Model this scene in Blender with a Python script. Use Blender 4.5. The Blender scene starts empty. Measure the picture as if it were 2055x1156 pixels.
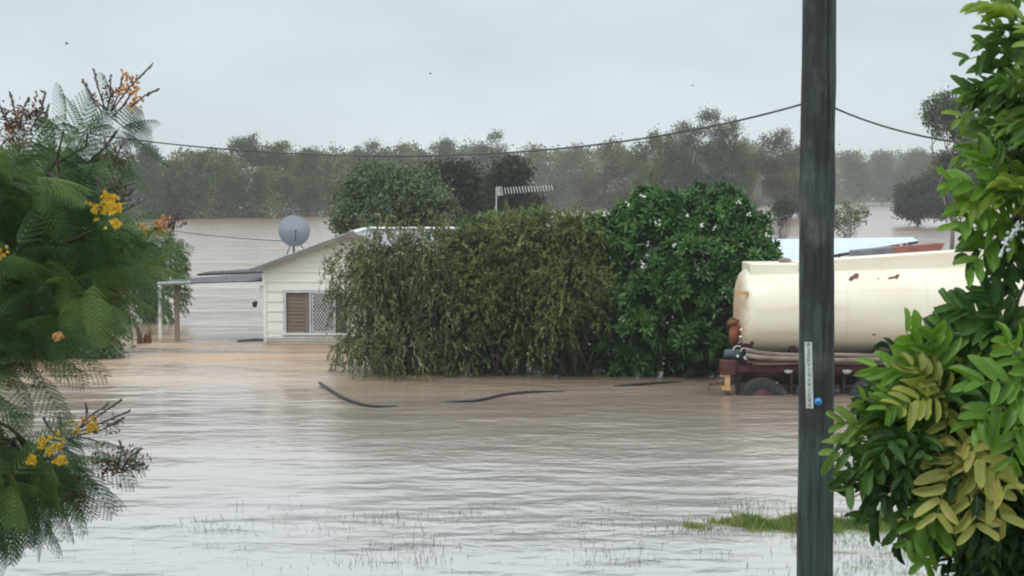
import bpy, math, random
import numpy as np
from mathutils import Vector, Matrix

# ------------------------------------------------------------------ camera, world, sun, exposure
scene = bpy.context.scene
COL = scene.collection
H = 4.1                      # camera height above the flood water (water is z = 0)
F = 3425.0                   # focal length in photo pixels (60 mm on 36 mm)
PITCH = math.atan(193.0 / F)
cam_d = bpy.data.cameras.new("camera")
cam_d.lens = 60.0
cam_d.sensor_width = 36.0
cam_d.clip_start = 0.1
cam_d.clip_end = 8000
cam_d.dof.use_dof = True
cam_d.dof.focus_distance = 30.0
cam_d.dof.aperture_fstop = 20.0
cam = bpy.data.objects.new("camera", cam_d)
COL.objects.link(cam)
cam.location = (0, 0, H)
cam.rotation_euler = (math.radians(90) - PITCH, 0, 0)
scene.camera = cam

world = bpy.data.worlds.new("World")
scene.world = world
world.use_nodes = True
wt = world.node_tree
for n in list(wt.nodes):
    wt.nodes.remove(n)
SUN_EL, SUN_AZ = math.radians(58), math.radians(215)
def WN(t, **k):
    n = wt.nodes.new(t)
    for a, b in k.items():
        setattr(n, a, b)
    return n
w_out = WN('ShaderNodeOutputWorld'); w_bg = WN('ShaderNodeBackground'); w_add = WN('ShaderNodeAddShader')
w_sky = WN('ShaderNodeTexSky', sky_type='NISHITA', sun_disc=False, sun_elevation=SUN_EL, sun_rotation=SUN_AZ)
w_bg.inputs['Strength'].default_value = 0.012
wt.links.new(w_sky.outputs[0], w_bg.inputs['Color'])
w_tc = WN('ShaderNodeTexCoord'); w_sep = WN('ShaderNodeSeparateXYZ')
wt.links.new(w_tc.outputs['Generated'], w_sep.inputs[0])
w_map = WN('ShaderNodeMapping'); w_map.inputs['Scale'].default_value = (1, 1, 3.2)
wt.links.new(w_tc.outputs['Generated'], w_map.inputs['Vector'])
w_n = WN('ShaderNodeTexNoise'); w_n.inputs['Scale'].default_value = 5.0; w_n.inputs['Detail'].default_value = 5
w_n.inputs['Roughness'].default_value = 0.5
wt.links.new(w_map.outputs[0], w_n.inputs['Vector'])
w_ramp = WN('ShaderNodeValToRGB')      # overcast brightness by height above the horizon
cr = w_ramp.color_ramp
cr.elements[0].position = 0.0; cr.elements[0].color = (.60, .69, .745, 1)
cr.elements[1].position = 1.0; cr.elements[1].color = (1.36, 1.43, 1.48, 1)
e = cr.elements.new(0.115); e.color = (.60, .675, .715, 1)
e = cr.elements.new(0.17); e.color = (.98, 1.06, 1.12, 1)
e = cr.elements.new(0.42); e.color = (1.18, 1.25, 1.30, 1)
wt.links.new(w_sep.outputs['Z'], w_ramp.inputs[0])
w_cl = WN('ShaderNodeMapRange'); w_cl.inputs['From Min'].default_value = .3; w_cl.inputs['From Max'].default_value = .7
w_cl.inputs['To Min'].default_value = .90; w_cl.inputs['To Max'].default_value = 1.09
wt.links.new(w_n.outputs['Fac'], w_cl.inputs['Value'])
w_mul = WN('ShaderNodeVectorMath', operation='SCALE')
wt.links.new(w_ramp.outputs[0], w_mul.inputs[0]); wt.links.new(w_cl.outputs[0], w_mul.inputs['Scale'])
w_bg2 = WN('ShaderNodeBackground'); w_bg2.inputs['Strength'].default_value = 1.0
wt.links.new(w_mul.outputs[0], w_bg2.inputs['Color'])
wt.links.new(w_bg.outputs[0], w_add.inputs[0]); wt.links.new(w_bg2.outputs[0], w_add.inputs[1])
wt.links.new(w_add.outputs[0], w_out.inputs[0])

sun_d = bpy.data.lights.new("sun", 'SUN')
sun_d.energy = 1.0
sun_d.angle = math.radians(22)
sun_d.color = (1.0, .97, .92)
sun = bpy.data.objects.new("sun", sun_d)
COL.objects.link(sun)
# light comes from high behind and left of the camera
sd = Vector((-math.sin(math.radians(35)) * math.cos(SUN_EL), -math.cos(math.radians(35)) * math.cos(SUN_EL), math.sin(SUN_EL)))
sun.rotation_euler = sd.to_track_quat('Z', 'Y').to_euler()
sun.location = (-20, -30, 40)

vs = scene.view_settings
vs.view_transform = 'Standard'; vs.look = 'None'; vs.gamma = 1.0; vs.exposure = 0.0
vs.use_curve_mapping = False
cy = scene.cycles
cy.max_bounces = 6; cy.diffuse_bounces = 3; cy.glossy_bounces = 3; cy.transmission_bounces = 3
cy.volume_bounces = 1; cy.transparent_max_bounces = 6
cy.caustics_reflective = False; cy.caustics_refractive = False
cy.use_denoising = True
cy.filter_width = 2.0

# ------------------------------------------------------------------ helpers
sp, cp = math.sin(PITCH), math.cos(PITCH)
def P(px, py, Y):
    """point at distance Y in front of the camera position, in metres"""
    rx, ry = (px - 1027.5) / F, (578.0 - py) / F
    dx, dy, dz = rx, cp + ry * sp, -sp + ry * cp
    k = Y / dy
    return (dx * k, Y, H + dz * k)

def G(px, py, z=0.0):
    rx, ry = (px - 1027.5) / F, (578.0 - py) / F
    dx, dy, dz = rx, cp + ry * sp, -sp + ry * cp
    k = (z - H) / dz
    return (dx * k, dy * k, z)

def tag(o, label=None, cat=None, group=None, kind=None):
    if label: o['label'] = label
    if cat: o['category'] = cat
    if group: o['group'] = group
    if kind: o['kind'] = kind
    return o

def empty(name, loc, label, cat, group=None):
    o = bpy.data.objects.new(name, None)
    o.empty_display_size = .2
    COL.objects.link(o)
    o.location = loc
    return tag(o, label, cat, group)

def wloc(o):
    v = Vector((0, 0, 0))
    while o is not None:
        v += o.location
        o = o.parent
    return v

def link(name, me, mat, parent=None, smooth=False):
    o = bpy.data.objects.new(name, me)
    COL.objects.link(o)
    if mat: me.materials.append(mat)
    if parent:
        w = wloc(parent)
        me.transform(Matrix.Translation(-w))
        o.parent = parent
    if smooth:
        me.polygons.foreach_set('use_smooth', [True] * len(me.polygons))
    me.update()
    return o

class MB:
    def __init__(s):
        s.v, s.f = [], []
    def add(s, vs_, fs):
        n = len(s.v)
        s.v += [tuple(p) for p in vs_]
        s.f += [tuple(i + n for i in f) for f in fs]
        return s
    def box(s, x0, x1, y0, y1, z0, z1, bev=0.0):
        if bev:
            b = bev
            vs_ = []
            for z, i in ((z0, b), (z0 + b, 0), (z1 - b, 0), (z1, b)):
                xa, xb, ya, yb = x0 + i, x1 - i, y0 + i, y1 - i
                c = b - i if i == 0 else 0
                c = b
                vs_ += [(xa + c, ya, z), (xb - c, ya, z), (xb, ya + c, z), (xb, yb - c, z), (xb - c, yb, z), (xa + c, yb, z), (xa, yb - c, z), (xa, ya + c, z)]
            fs = [tuple(range(7, -1, -1)), tuple(range(24, 32))]
            for r in range(3):
                for k in range(8):
                    a, b_ = r * 8 + k, r * 8 + (k + 1) % 8
                    fs.append((a, b_, b_ + 8, a + 8))
            return s.add(vs_, fs)
        return s.add([(x0, y0, z0), (x1, y0, z0), (x1, y1, z0), (x0, y1, z0), (x0, y0, z1), (x1, y0, z1), (x1, y1, z1), (x0, y1, z1)],
                     [(3, 2, 1, 0), (4, 5, 6, 7), (0, 1, 5, 4), (1, 2, 6, 5), (2, 3, 7, 6), (3, 0, 4, 7)])
    def hexa(s, p):     # eight corners, bottom ring then top ring
        return s.add(p, [(3, 2, 1, 0), (4, 5, 6, 7), (0, 1, 5, 4), (1, 2, 6, 5), (2, 3, 7, 6), (3, 0, 4, 7)])
    def slab(s, q, d):  # quad thickened along vector d
        d = Vector(d)
        return s.hexa([tuple(Vector(p) - d) for p in q] + [tuple(Vector(p)) for p in q])
    def prism(s, poly, a, b):   # polygon in xz extruded from y=a to y=b
        n = len(poly)
        vs_ = [(x, a, z) for x, z in poly] + [(x, b, z) for x, z in poly]
        return s.add(vs_, [tuple(range(n)), tuple(range(2 * n - 1, n - 1, -1))] + [(i, i + n, (i + 1) % n + n, (i + 1) % n) for i in range(n)])
    def tube(s, pts, rad, seg=8, cap=True):
        pts = [Vector(p) for p in pts]
        if not hasattr(rad, '__len__'): rad = [rad] * len(pts)
        n = len(pts)
        prev = None
        vs_ = []
        for i, p in enumerate(pts):
            t = (pts[min(i + 1, n - 1)] - pts[max(i - 1, 0)]).normalized()
            if prev is None:
                u = t.orthogonal().normalized()
            else:
                u = (prev - t * prev.dot(t))
                u = u.normalized() if u.length > 1e-6 else t.orthogonal().normalized()
            prev = u
            w = t.cross(u)
            for k in range(seg):
                a = 2 * math.pi * k / seg
                vs_.append(p + (u * math.cos(a) + w * math.sin(a)) * rad[i])
        fs = []
        for i in range(n - 1):
            for k in range(seg):
                a, b = i * seg + k, i * seg + (k + 1) % seg
                fs.append((a, b, b + seg, a + seg))
        if cap:
            fs.append(tuple(range(seg - 1, -1, -1)))
            fs.append(tuple(range((n - 1) * seg, n * seg)))
        return s.add(vs_, fs)
    def lathe(s, prof, c, axis=(0, 0, 1), seg=24, sx=1.0):   # prof: (r, h) along axis
        ax = Vector(axis).normalized(); u = ax.orthogonal().normalized(); w = ax.cross(u)
        c = Vector(c)
        vs_ = []
        for r, h in prof:
            for k in range(seg):
                a = 2 * math.pi * k / seg
                vs_.append(c + ax * h + (u * math.cos(a) * sx + w * math.sin(a)) * r)
        fs = []
        for i in range(len(prof) - 1):
            for k in range(seg):
                a, b = i * seg + k, i * seg + (k + 1) % seg
                fs.append((a, b, b + seg, a + seg))
        fs.append(tuple(range(seg - 1, -1, -1))); fs.append(tuple(range((len(prof) - 1) * seg, len(prof) * seg)))
        return s.add(vs_, fs)
    def build(s, name, mat, parent=None, smooth=False):
        me = bpy.data.meshes.new(name)
        me.from_pydata(s.v, [], s.f)
        return link(name, me, mat, parent, smooth)

# ---- node material helpers
def newmat(name):
    m = bpy.data.materials.new(name); m.use_nodes = True
    nt = m.node_tree
    b = nt.nodes['Principled BSDF']
    return m, nt, b

def noise_mat(name, c1, c2, scale=4.0, rough=.6, bump=0.0, bscale=None, stretch=(1, 1, 1), spec=.4, metal=0.0, detail=4, lo=.35, hi=.65, c3=None):
    m, nt, b = newmat(name)
    tc = nt.nodes.new('ShaderNodeTexCoord'); mp = nt.nodes.new('ShaderNodeMapping')
    mp.inputs['Scale'].default_value = stretch
    nt.links.new(tc.outputs['Object'], mp.inputs['Vector'])
    n = nt.nodes.new('ShaderNodeTexNoise'); n.inputs['Scale'].default_value = scale; n.inputs['Detail'].default_value = detail
    nt.links.new(mp.outputs[0], n.inputs['Vector'])
    r = nt.nodes.new('ShaderNodeValToRGB')
    r.color_ramp.elements[0].position = lo; r.color_ramp.elements[0].color = (*c1, 1)
    r.color_ramp.elements[1].position = hi; r.color_ramp.elements[1].color = (*c2, 1)
    if c3:
        e_ = r.color_ramp.elements.new(min(hi + .12, .99)); e_.color = (*c3, 1)
    nt.links.new(n.outputs['Fac'], r.inputs[0]); nt.links.new(r.outputs[0], b.inputs['Base Color'])
    b.inputs['Roughness'].default_value = rough; b.inputs['Metallic'].default_value = metal
    b.inputs['Specular IOR Level'].default_value = spec
    if bump:
        n2 = nt.nodes.new('ShaderNodeTexNoise'); n2.inputs['Scale'].default_value = bscale or scale * 4; n2.inputs['Detail'].default_value = 4
        nt.links.new(mp.outputs[0], n2.inputs['Vector'])
        bm = nt.nodes.new('ShaderNodeBump'); bm.inputs['Distance'].default_value = bump
        nt.links.new(n2.outputs['Fac'], bm.inputs['Height']); nt.links.new(bm.outputs[0], b.inputs['Normal'])
    return m

def leaf_mat(name, cols, rough=.45, spec=.5, trans=.25, clump=1.0, cl_amt=.35, mottle=0):
    """cols: ramp over a per-leaf random tint plus slow noise (leaf differences, plus painted shade inside shrubs and light on top)"""
    m, nt, b = newmat(name)
    at = nt.nodes.new('ShaderNodeAttribute'); at.attribute_name = 'tint'
    tc = nt.nodes.new('ShaderNodeTexCoord')
    n = nt.nodes.new('ShaderNodeTexNoise'); n.inputs['Scale'].default_value = clump; n.inputs['Detail'].default_value = 2
    nt.links.new(tc.outputs['Object'], n.inputs['Vector'])
    mr = nt.nodes.new('ShaderNodeMapRange'); mr.inputs['From Min'].default_value = .3; mr.inputs['From Max'].default_value = .7
    mr.inputs['To Min'].default_value = -cl_amt; mr.inputs['To Max'].default_value = cl_amt
    nt.links.new(n.outputs['Fac'], mr.inputs['Value'])
    ad = nt.nodes.new('ShaderNodeMath'); ad.operation = 'ADD'
    nt.links.new(at.outputs['Fac'], ad.inputs[0]); nt.links.new(mr.outputs[0], ad.inputs[1])
    r = nt.nodes.new('ShaderNodeValToRGB')
    k = len(cols)
    r.color_ramp.elements[0].color = (*cols[0], 1)
    r.color_ramp.elements[1].color = (*cols[-1], 1)
    for i in range(1, k - 1):
        e_ = r.color_ramp.elements.new(i / (k - 1)); e_.color = (*cols[i], 1)
    src = ad.outputs[0]
    if mottle:
        n5 = nt.nodes.new('ShaderNodeTexNoise'); n5.inputs['Scale'].default_value = mottle; n5.inputs['Detail'].default_value = 4
        nt.links.new(tc.outputs['Object'], n5.inputs['Vector'])
        m5 = nt.nodes.new('ShaderNodeMath'); m5.operation = 'MULTIPLY_ADD'; m5.inputs[1].default_value = .5
        s5 = nt.nodes.new('ShaderNodeMath'); s5.operation = 'SUBTRACT'; s5.inputs[1].default_value = .25
        nt.links.new(n5.outputs['Fac'], m5.inputs[0]); nt.links.new(src, m5.inputs[2]); nt.links.new(m5.outputs[0], s5.inputs[0]); src = s5.outputs[0]
    nt.links.new(src, r.inputs[0]); nt.links.new(r.outputs[0], b.inputs['Base Color'])
    b.inputs['Roughness'].default_value = rough; b.inputs['Specular IOR Level'].default_value = spec
    if trans:
        t = nt.nodes.new('ShaderNodeBsdfTranslucent'); mx = nt.nodes.new('ShaderNodeMixShader')
        hs = nt.nodes.new('ShaderNodeHueSaturation'); hs.inputs['Value'].default_value = 1.3; hs.inputs['Saturation'].default_value = 1.1; hs.inputs['Hue'].default_value = .49
        nt.links.new(r.outputs[0], hs.inputs['Color']); nt.links.new(hs.outputs[0], t.inputs['Color'])
        mx.inputs[0].default_value = trans
        nt.links.new(b.outputs[0], mx.inputs[1]); nt.links.new(t.outputs[0], mx.inputs[2])
        nt.links.new(mx.outputs[0], nt.nodes['Material Output'].inputs[0])
    return m

# ---- fast foliage: numpy templates placed by arrays
def unit(a):
    return a / np.maximum(np.linalg.norm(a, axis=-1, keepdims=True), 1e-9)

def frames(ax, nrm):
    ax = unit(ax); nz = nrm - (nrm * ax).sum(-1, keepdims=True) * ax
    nz = unit(nz + 1e-6); xx = np.cross(ax, nz)
    return np.stack([xx, ax, nz], axis=-1)     # columns: width, length, normal

T_DIAMOND = (np.array([(0, 0, 0), (.5, .45, .0), (0, 1, -.08), (-.5, .45, .0)], float), np.array([(0, 1, 2, 3)]))
T_FOLD = (np.array([(0, 0, 0), (.5, .3, .12), (.42, .7, .08), (0, 1, -.12), (-.42, .7, .08), (-.5, .3, .12), (0, .5, 0)], float),
          np.array([(0, 1, 2, 6), (6, 2, 3, 4), (0, 6, 4, 5)]))
def oblong():
    rows = [(0, .10, 0), (.08, .62, .01), (.28, .94, .0), (.55, 1.0, -.03), (.8, .86, -.08), (.95, .45, -.13), (1, .08, -.15)]
    v, f = [], []
    for t, w, z in rows:
        v += [(-w / 2, t, z + w * .10), (0, t, z), (w / 2, t, z + w * .10)]
    for i in range(len(rows) - 1):
        a = i * 3
        f += [(a, a + 1, a + 4, a + 3), (a + 1, a + 2, a + 5, a + 4)]
    return np.array(v, float), np.array(f)
T_OBL = oblong()

class Leaves:
    def __init__(s): s.v, s.f, s.t, s.n = [], [], [], 0
    def add(s, T, pos, ax, nrm, L, W, tint):
        tv, tf = T
        N = len(pos)
        if N == 0: return s
        R = frames(ax, nrm)
        L = np.broadcast_to(L, (N,)); W = np.broadcast_to(W, (N,))
        sc = np.stack([W, L, L], axis=-1)
        loc = tv[None, :, :] * sc[:, None, :]
        v = np.einsum('nij,nkj->nki', R, loc) + np.asarray(pos)[:, None, :]
        k = len(tv)
        f = tf[None] + (np.arange(N) * k)[:, None, None] + s.n
        s.v.append(v.reshape(-1, 3)); s.f.append(f.reshape(-1, 4)); s.t.append(np.repeat(np.broadcast_to(tint, (N,)), k))
        s.n += N * k
        return s
    def mesh(s, name):
        v = np.concatenate(s.v); f = np.concatenate(s.f); t = np.concatenate(s.t)
        me = bpy.data.meshes.new(name)
        me.vertices.add(len(v)); me.vertices.foreach_set('co', v.astype(np.float32).ravel())
        me.loops.add(f.size); me.loops.foreach_set('vertex_index', f.astype(np.int32).ravel())
        me.polygons.add(len(f)); me.polygons.foreach_set('loop_start', (np.arange(len(f)) * 4).astype(np.int32))
        me.update(calc_edges=True)
        a = me.attributes.new('tint', 'FLOAT', 'POINT'); a.data.foreach_set('value', t.astype(np.float32))
        me.validate()
        return me
    def build(s, name, mat, parent=None, smooth=False):
        return link(name, s.mesh(name), mat, parent, smooth)

def rdir(rng, n):
    return unit(rng.normal(size=(n, 3)))

def blob_points(rng, blobs, n, inner=.55, up=.15, zmin=None):
    """clump centres near the shells of ellipsoids; returns points, outward directions"""
    B = np.array(blobs, float)
    w = (B[:, 3] * B[:, 4] + B[:, 3] * B[:, 5] + B[:, 4] * B[:, 5]); w /= w.sum()
    pts, dirs = [], []
    idx = rng.choice(len(B), size=n * 2, p=w)
    d = rdir(rng, n * 2); d[:, 2] += up; d = unit(d)
    r = inner + (1 - inner) * rng.random(n * 2) ** .5
    p = B[idx, :3] + d * B[idx, 3:6] * r[:, None]
    # drop those deep inside another blob
    keep = np.ones(len(p), bool)
    for b in B:
        q = np.linalg.norm((p - b[:3]) / b[3:6], axis=1)
        keep &= q > inner * .8
    if zmin is not None: keep &= p[:, 2] > zmin
    p, d = p[keep][:n], d[keep][:n]
    return p, d

def clump_leaves(lv, rng, pts, dirs, per, crad, L, W, T=T_DIAMOND, droop=.2, updir=.4, tint_c=.25, tint_l=.2, tint0=.5):
    n = len(pts)
    c = np.repeat(pts, per, 0); d = np.repeat(dirs, per, 0)
    off = rng.normal(size=(n * per, 3)) * crad
    pos = c + off
    ax = unit(d * .7 + rng.normal(size=(n * per, 3)) * .7 + np.array([0, 0, -droop]))
    nr = unit(d * .5 + np.array([0, 0, updir]) + rng.normal(size=(n * per, 3)) * .5)
    tc = np.repeat(rng.normal(size=n) * tint_c, per)
    LL = L * rng.uniform(.65, 1.3, n * per); WW = W * rng.uniform(.7, 1.25, n * per)
    lv.add(T, pos, ax, nr, LL, WW, np.clip(tint0 + tc + rng.normal(size=n * per) * tint_l, 0, 1))

def sprays(lv, rng, pts, dirs, per, slen, L, W, droop=.8, T=T_DIAMOND, tint_c=.2, tint0=.5):
    """leafy twigs: start outward, bend down, leaves alternate along them"""
    n = len(pts)
    t = np.linspace(.1, 1, per)[None, :, None]
    d0 = unit(dirs + rng.normal(size=dirs.shape) * .35 + np.array([0, 0, .25]))[:, None, :]
    ln = (slen * rng.uniform(.6, 1.3, n))[:, None, None]
    g = np.array([0, 0, -1.0])[None, None, :]
    pos = pts[:, None, :] + d0 * ln * (t - droop * t * t * .35) + g * ln * droop * t * t * .75
    tang = unit(d0 * (1 - droop * t * .7) + g * droop * 1.5 * t)
    pos = pos.reshape(-1, 3); tang = tang.reshape(-1, 3)
    ax = unit(tang + rng.normal(size=tang.shape) * .45 + np.array([0, 0, -.15]))
    nr = unit(rng.normal(size=tang.shape) * .6 + np.array([0, -.2, .6]))
    m = len(pos)
    tc = np.repeat(rng.normal(size=n) * tint_c, per)
    lv.add(T, pos, ax, nr, L * rng.uniform(.6, 1.3, m), W * rng.uniform(.7, 1.3, m), np.clip(tint0 + tc + rng.normal(size=m) * .15, 0, 1))

def limb(mb, rng, a, b, r0, r1, wob=.12, seg=6, n=6, sag=0.0):
    a, b = np.array(a, float), np.array(b, float)
    L = np.linalg.norm(b - a)
    pts = []
    for i in range(n):
        t = i / (n - 1)
        p = a + (b - a) * t + np.array([0, 0, sag * L * math.sin(math.pi * t)])
        if 0 < i < n - 1: p = p + rng.normal(size=3) * wob * L / n
        pts.append(tuple(p))
    mb.tube(pts, [r0 + (r1 - r0) * (i / (n - 1)) for i in range(n)], seg, cap=False)
    return pts

# ------------------------------------------------------------------ materials
M = {}
M['mud'] = noise_mat('mud', (.10, .08, .05), (.20, .15, .10), 1.2, .8, .03)
M['cladding'] = noise_mat('cream_cladding', (.74, .75, .68), (.80, .81, .75), 1.6, .55, .002, 30, stretch=(1, 1, 3), c3=(.69, .69, .61))
M['trim'] = noise_mat('grey_brown_trim', (.16, .15, .13), (.22, .21, .18), 3, .6)
M['roof'] = noise_mat('zinc_roof', (.26, .28, .30), (.36, .38, .41), 1.4, .6, .0, metal=.0, stretch=(1, 1, 1))
M['cap'] = noise_mat('white_ridge', (.55, .57, .58), (.62, .64, .65), 3, .5)
M['white'] = noise_mat('white_paint', (.66, .68, .64), (.76, .77, .74), 6, .5)
M['greenwhite'] = noise_mat('pale_green_paint', (.30, .38, .33), (.42, .48, .42), 5, .6)
M['darkmetal'] = noise_mat('weathered_dark_metal', (.055, .055, .065), (.12, .12, .13), 3, .5, metal=.2)
M['timber'] = noise_mat('old_timber', (.20, .17, .12), (.30, .26, .19), 8, .8, stretch=(1, 1, .15))
M['glass'] = noise_mat('dark_window_glass', (.03, .03, .035), (.06, .06, .065), 2, .12, spec=.6)
M['blind'] = noise_mat('brown_blind', (.14, .11, .085), (.21, .17, .13), 9, .7, stretch=(.2, 1, 3))
M['dish'] = noise_mat('grey_dish', (.19, .215, .25), (.25, .275, .31), 2, .5)
M['alu'] = noise_mat('dull_aluminium', (.50, .51, .52), (.62, .63, .64), 6, .4, metal=.5)
M['black'] = noise_mat('black_rubber', (.012, .012, .013), (.03, .03, .032), 12, .55)
M['rubber'] = noise_mat('tyre_rubber', (.018, .019, .021), (.040, .040, .042), 18, .75, .004, 40)
M['maroon'] = noise_mat('maroon_paint', (.055, .014, .016), (.095, .028, .028), 5, .6, c3=(.13, .06, .04))
M['under'] = noise_mat('dark_chassis', (.02, .012, .013), (.05, .025, .025), 4, .7)
M['rust'] = noise_mat('orange_rust', (.16, .045, .025), (.30, .10, .045), 12, .8, .004)
M['rustdark'] = noise_mat('dark_rust', (.09, .04, .025), (.20, .09, .05), 20, .85, .003)
M['amber'] = noise_mat('faded_orange_paint', (.46, .27, .11), (.60, .38, .18), 8, .6)
M['hose'] = noise_mat('old_grey_hose', (.16, .13, .105), (.26, .22, .18), 10, .6, stretch=(.3, 1, 1))
M['tankgreen'] = noise_mat('dark_teal_paint', (.03, .05, .055), (.06, .085, .09), 8, .5)
M['redsheet'] = noise_mat('red_oxide_sheet', (.16, .045, .03), (.24, .08, .055), 2.5, .6)
M['paleroof'] = noise_mat('pale_blue_roof', (.52, .62, .68), (.60, .69, .74), .8, .4, metal=.1)
M['bark_grey'] = noise_mat('grey_bark', (.10, .085, .07), (.20, .18, .155), 3, .85, .01, stretch=(1, 1, .3))
M['bark_pale'] = noise_mat('pale_gum_bark', (.30, .28, .25), (.46, .44, .40), 1.5, .8, stretch=(1, 1, .3))
M['bark_dark'] = noise_mat('dark_bark', (.035, .03, .025), (.07, .06, .045), 6, .9, .004, stretch=(1, 1, .3))
M['twig'] = noise_mat('brown_twig', (.07, .05, .03), (.13, .09, .055), 20, .8)
M['blue'] = noise_mat('blue_tag', (.03, .20, .50), (.05, .27, .60), 30, .4)
M['strip'] = noise_mat('weathered_label', (.42, .50, .48), (.55, .62, .59), 20, .5)
M['ink'] = noise_mat('faded_black_ink', (.05, .06, .06), (.09, .10, .10), 20, .6)
M['wire'] = noise_mat('cable_sheath', (.04, .045, .05), (.07, .075, .08), 10, .6)
M['bird'] = noise_mat('dark_plumage', (.03, .03, .03), (.06, .06, .06), 30, .8)

def silt_line(m, z0=.16, col=(.34, .29, .21)):
    nt = m.node_tree; b = nt.nodes['Principled BSDF']
    src = b.inputs['Base Color'].links[0].from_socket
    geo = nt.nodes.new('ShaderNodeNewGeometry'); sp2 = nt.nodes.new('ShaderNodeSeparateXYZ'); nt.links.new(geo.outputs['Position'], sp2.inputs[0])
    n = nt.nodes.new('ShaderNodeTexNoise'); n.inputs['Scale'].default_value = 3.0; nt.links.new(geo.outputs['Position'], n.inputs['Vector'])
    ma = nt.nodes.new('ShaderNodeMath'); ma.operation = 'MULTIPLY_ADD'; ma.inputs[1].default_value = -.25; nt.links.new(n.outputs['Fac'], ma.inputs[0]); nt.links.new(sp2.outputs['Z'], ma.inputs[2])
    mr = nt.nodes.new('ShaderNodeMapRange'); mr.inputs['From Min'].default_value = z0 - .16; mr.inputs['From Max'].default_value = z0; mr.inputs['To Min'].default_value = .75; mr.inputs['To Max'].default_value = 0
    nt.links.new(ma.outputs[0], mr.inputs['Value'])
    x = nt.nodes.new('ShaderNodeMix'); x.data_type = 'RGBA'; nt.links.new(mr.outputs[0], x.inputs[0]); nt.links.new(src, x.inputs[6]); x.inputs[7].default_value = (*col, 1)
    nt.links.new(x.outputs[2], b.inputs['Base Color'])
silt_line(M['cladding'], .05); silt_line(M['white'], .05); silt_line(M['timber'], .1)

# pole: weathered green-treated hardwood
m, nt, b = newmat('treated_pole'); M['pole'] = m
tc = nt.nodes.new('ShaderNodeTexCoord')
def nz(nt, scale, stretch, detail=5, rough=.6, src=None):
    mp = nt.nodes.new('ShaderNodeMapping'); mp.inputs['Scale'].default_value = stretch
    nt.links.new((src or tc).outputs['Object'], mp.inputs['Vector'])
    n = nt.nodes.new('ShaderNodeTexNoise'); n.inputs['Scale'].default_value = scale; n.inputs['Detail'].default_value = detail; n.inputs['Roughness'].default_value = rough
    nt.links.new(mp.outputs[0], n.inputs['Vector'])
    return n
def ramp(nt, src, stops):
    r = nt.nodes.new('ShaderNodeValToRGB')
    r.color_ramp.elements[0].position = stops[0][0]; r.color_ramp.elements[0].color = (*stops[0][1], 1)
    r.color_ramp.elements[1].position = stops[-1][0]; r.color_ramp.elements[1].color = (*stops[-1][1], 1)
    for p_, c_ in stops[1:-1]:
        e_ = r.color_ramp.elements.new(p_); e_.color = (*c_, 1)
    nt.links.new(src, r.inputs[0])
    return r
def mix(nt, fac, a, b_):
    x = nt.nodes.new('ShaderNodeMix'); x.data_type = 'RGBA'
    if hasattr(fac, 'links') or hasattr(fac, 'is_linked'): nt.links.new(fac, x.inputs[0])
    else: x.inputs[0].default_value = fac
    for i, s_ in ((6, a), (7, b_)):
        if isinstance(s_, tuple): x.inputs[i].default_value = (*s_, 1)
        else: nt.links.new(s_, x.inputs[i])
    return x.outputs[2]
g1 = nz(nt, 3.0, (1, 1, .35), 3)
g2 = nz(nt, 26, (1, 1, .05), 5)
g3 = nz(nt, 2.1, (1, 1, .5), 4)
r1 = ramp(nt, g1.outputs['Fac'], [(.30, (.026, .048, .042)), (.5, (.040, .066, .058)), (.72, (.075, .100, .090))])
r2 = ramp(nt, g3.outputs['Fac'], [(.46, (0, 0, 0)), (.56, (1, 1, 1))])
dk = mix(nt, r2.outputs[0], r1.outputs[0], (.025, .031, .029))
r3 = ramp(nt, g2.outputs['Fac'], [(.35, (.55, .55, .55)), (.65, (1.35, 1.35, 1.35))])
g4 = nz(nt, 9, (1, 1, .02), 3)      # long drying checks
ck = ramp(nt, g4.outputs['Fac'], [(.62, (0, 0, 0)), (.66, (1, 1, 1))])
dk = mix(nt, ck.outputs[0], dk, (.010, .014, .013))
g5 = nz(nt, 1.2, (1, 1, .8), 4)      # bleached grey patches
gp = ramp(nt, g5.outputs['Fac'], [(.55, (0, 0, 0)), (.68, (.75, .75, .75))])
dk = mix(nt, gp.outputs[0], dk, (.12, .135, .125))
mm = nt.nodes.new('ShaderNodeVectorMath'); mm.operation = 'MULTIPLY'
nt.links.new(dk, mm.inputs[0]); nt.links.new(r3.outputs[0], mm.inputs[1])
nt.links.new(mm.outputs[0], b.inputs['Base Color'])
b.inputs['Roughness'].default_value = .7; b.inputs['Specular IOR Level'].default_value = .3
bm = nt.nodes.new('ShaderNodeBump'); bm.inputs['Distance'].default_value = .012
nt.links.new(g2.outputs['Fac'], bm.inputs['Height']); nt.links.new(bm.outputs[0], b.inputs['Normal'])

# tank paint: cream with rust bleeding from the dished end, seams and scabs
m, nt, b = newmat('cream_tank_paint'); M['tank'] = m
tc = nt.nodes.new('ShaderNodeTexCoord')
n1 = nz(nt, .9, (1, 1, 2.5), 3)
base = ramp(nt, n1.outputs['Fac'], [(.3, (.72, .66, .52)), (.7, (.80, .76, .64))])
n2 = nz(nt, 1.6, (.25, 1, 3.5), 5)
st = ramp(nt, n2.outputs['Fac'], [(.55, (0, 0, 0)), (.75, (.5, .5, .5))])
c = mix(nt, st.outputs[0], base.outputs[0], (.60, .47, .28))
sep = nt.nodes.new('ShaderNodeSeparateXYZ'); nt.links.new(tc.outputs['Object'], sep.inputs[0])
n3 = nz(nt, 3.0, (1, 1, 1.5), 5)
mth = nt.nodes.new('ShaderNodeMath'); mth.operation = 'MULTIPLY_ADD'; mth.inputs[1].default_value = .45
nt.links.new(n3.outputs['Fac'], mth.inputs[0]); nt.links.new(sep.outputs['X'], mth.inputs[2])
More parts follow.
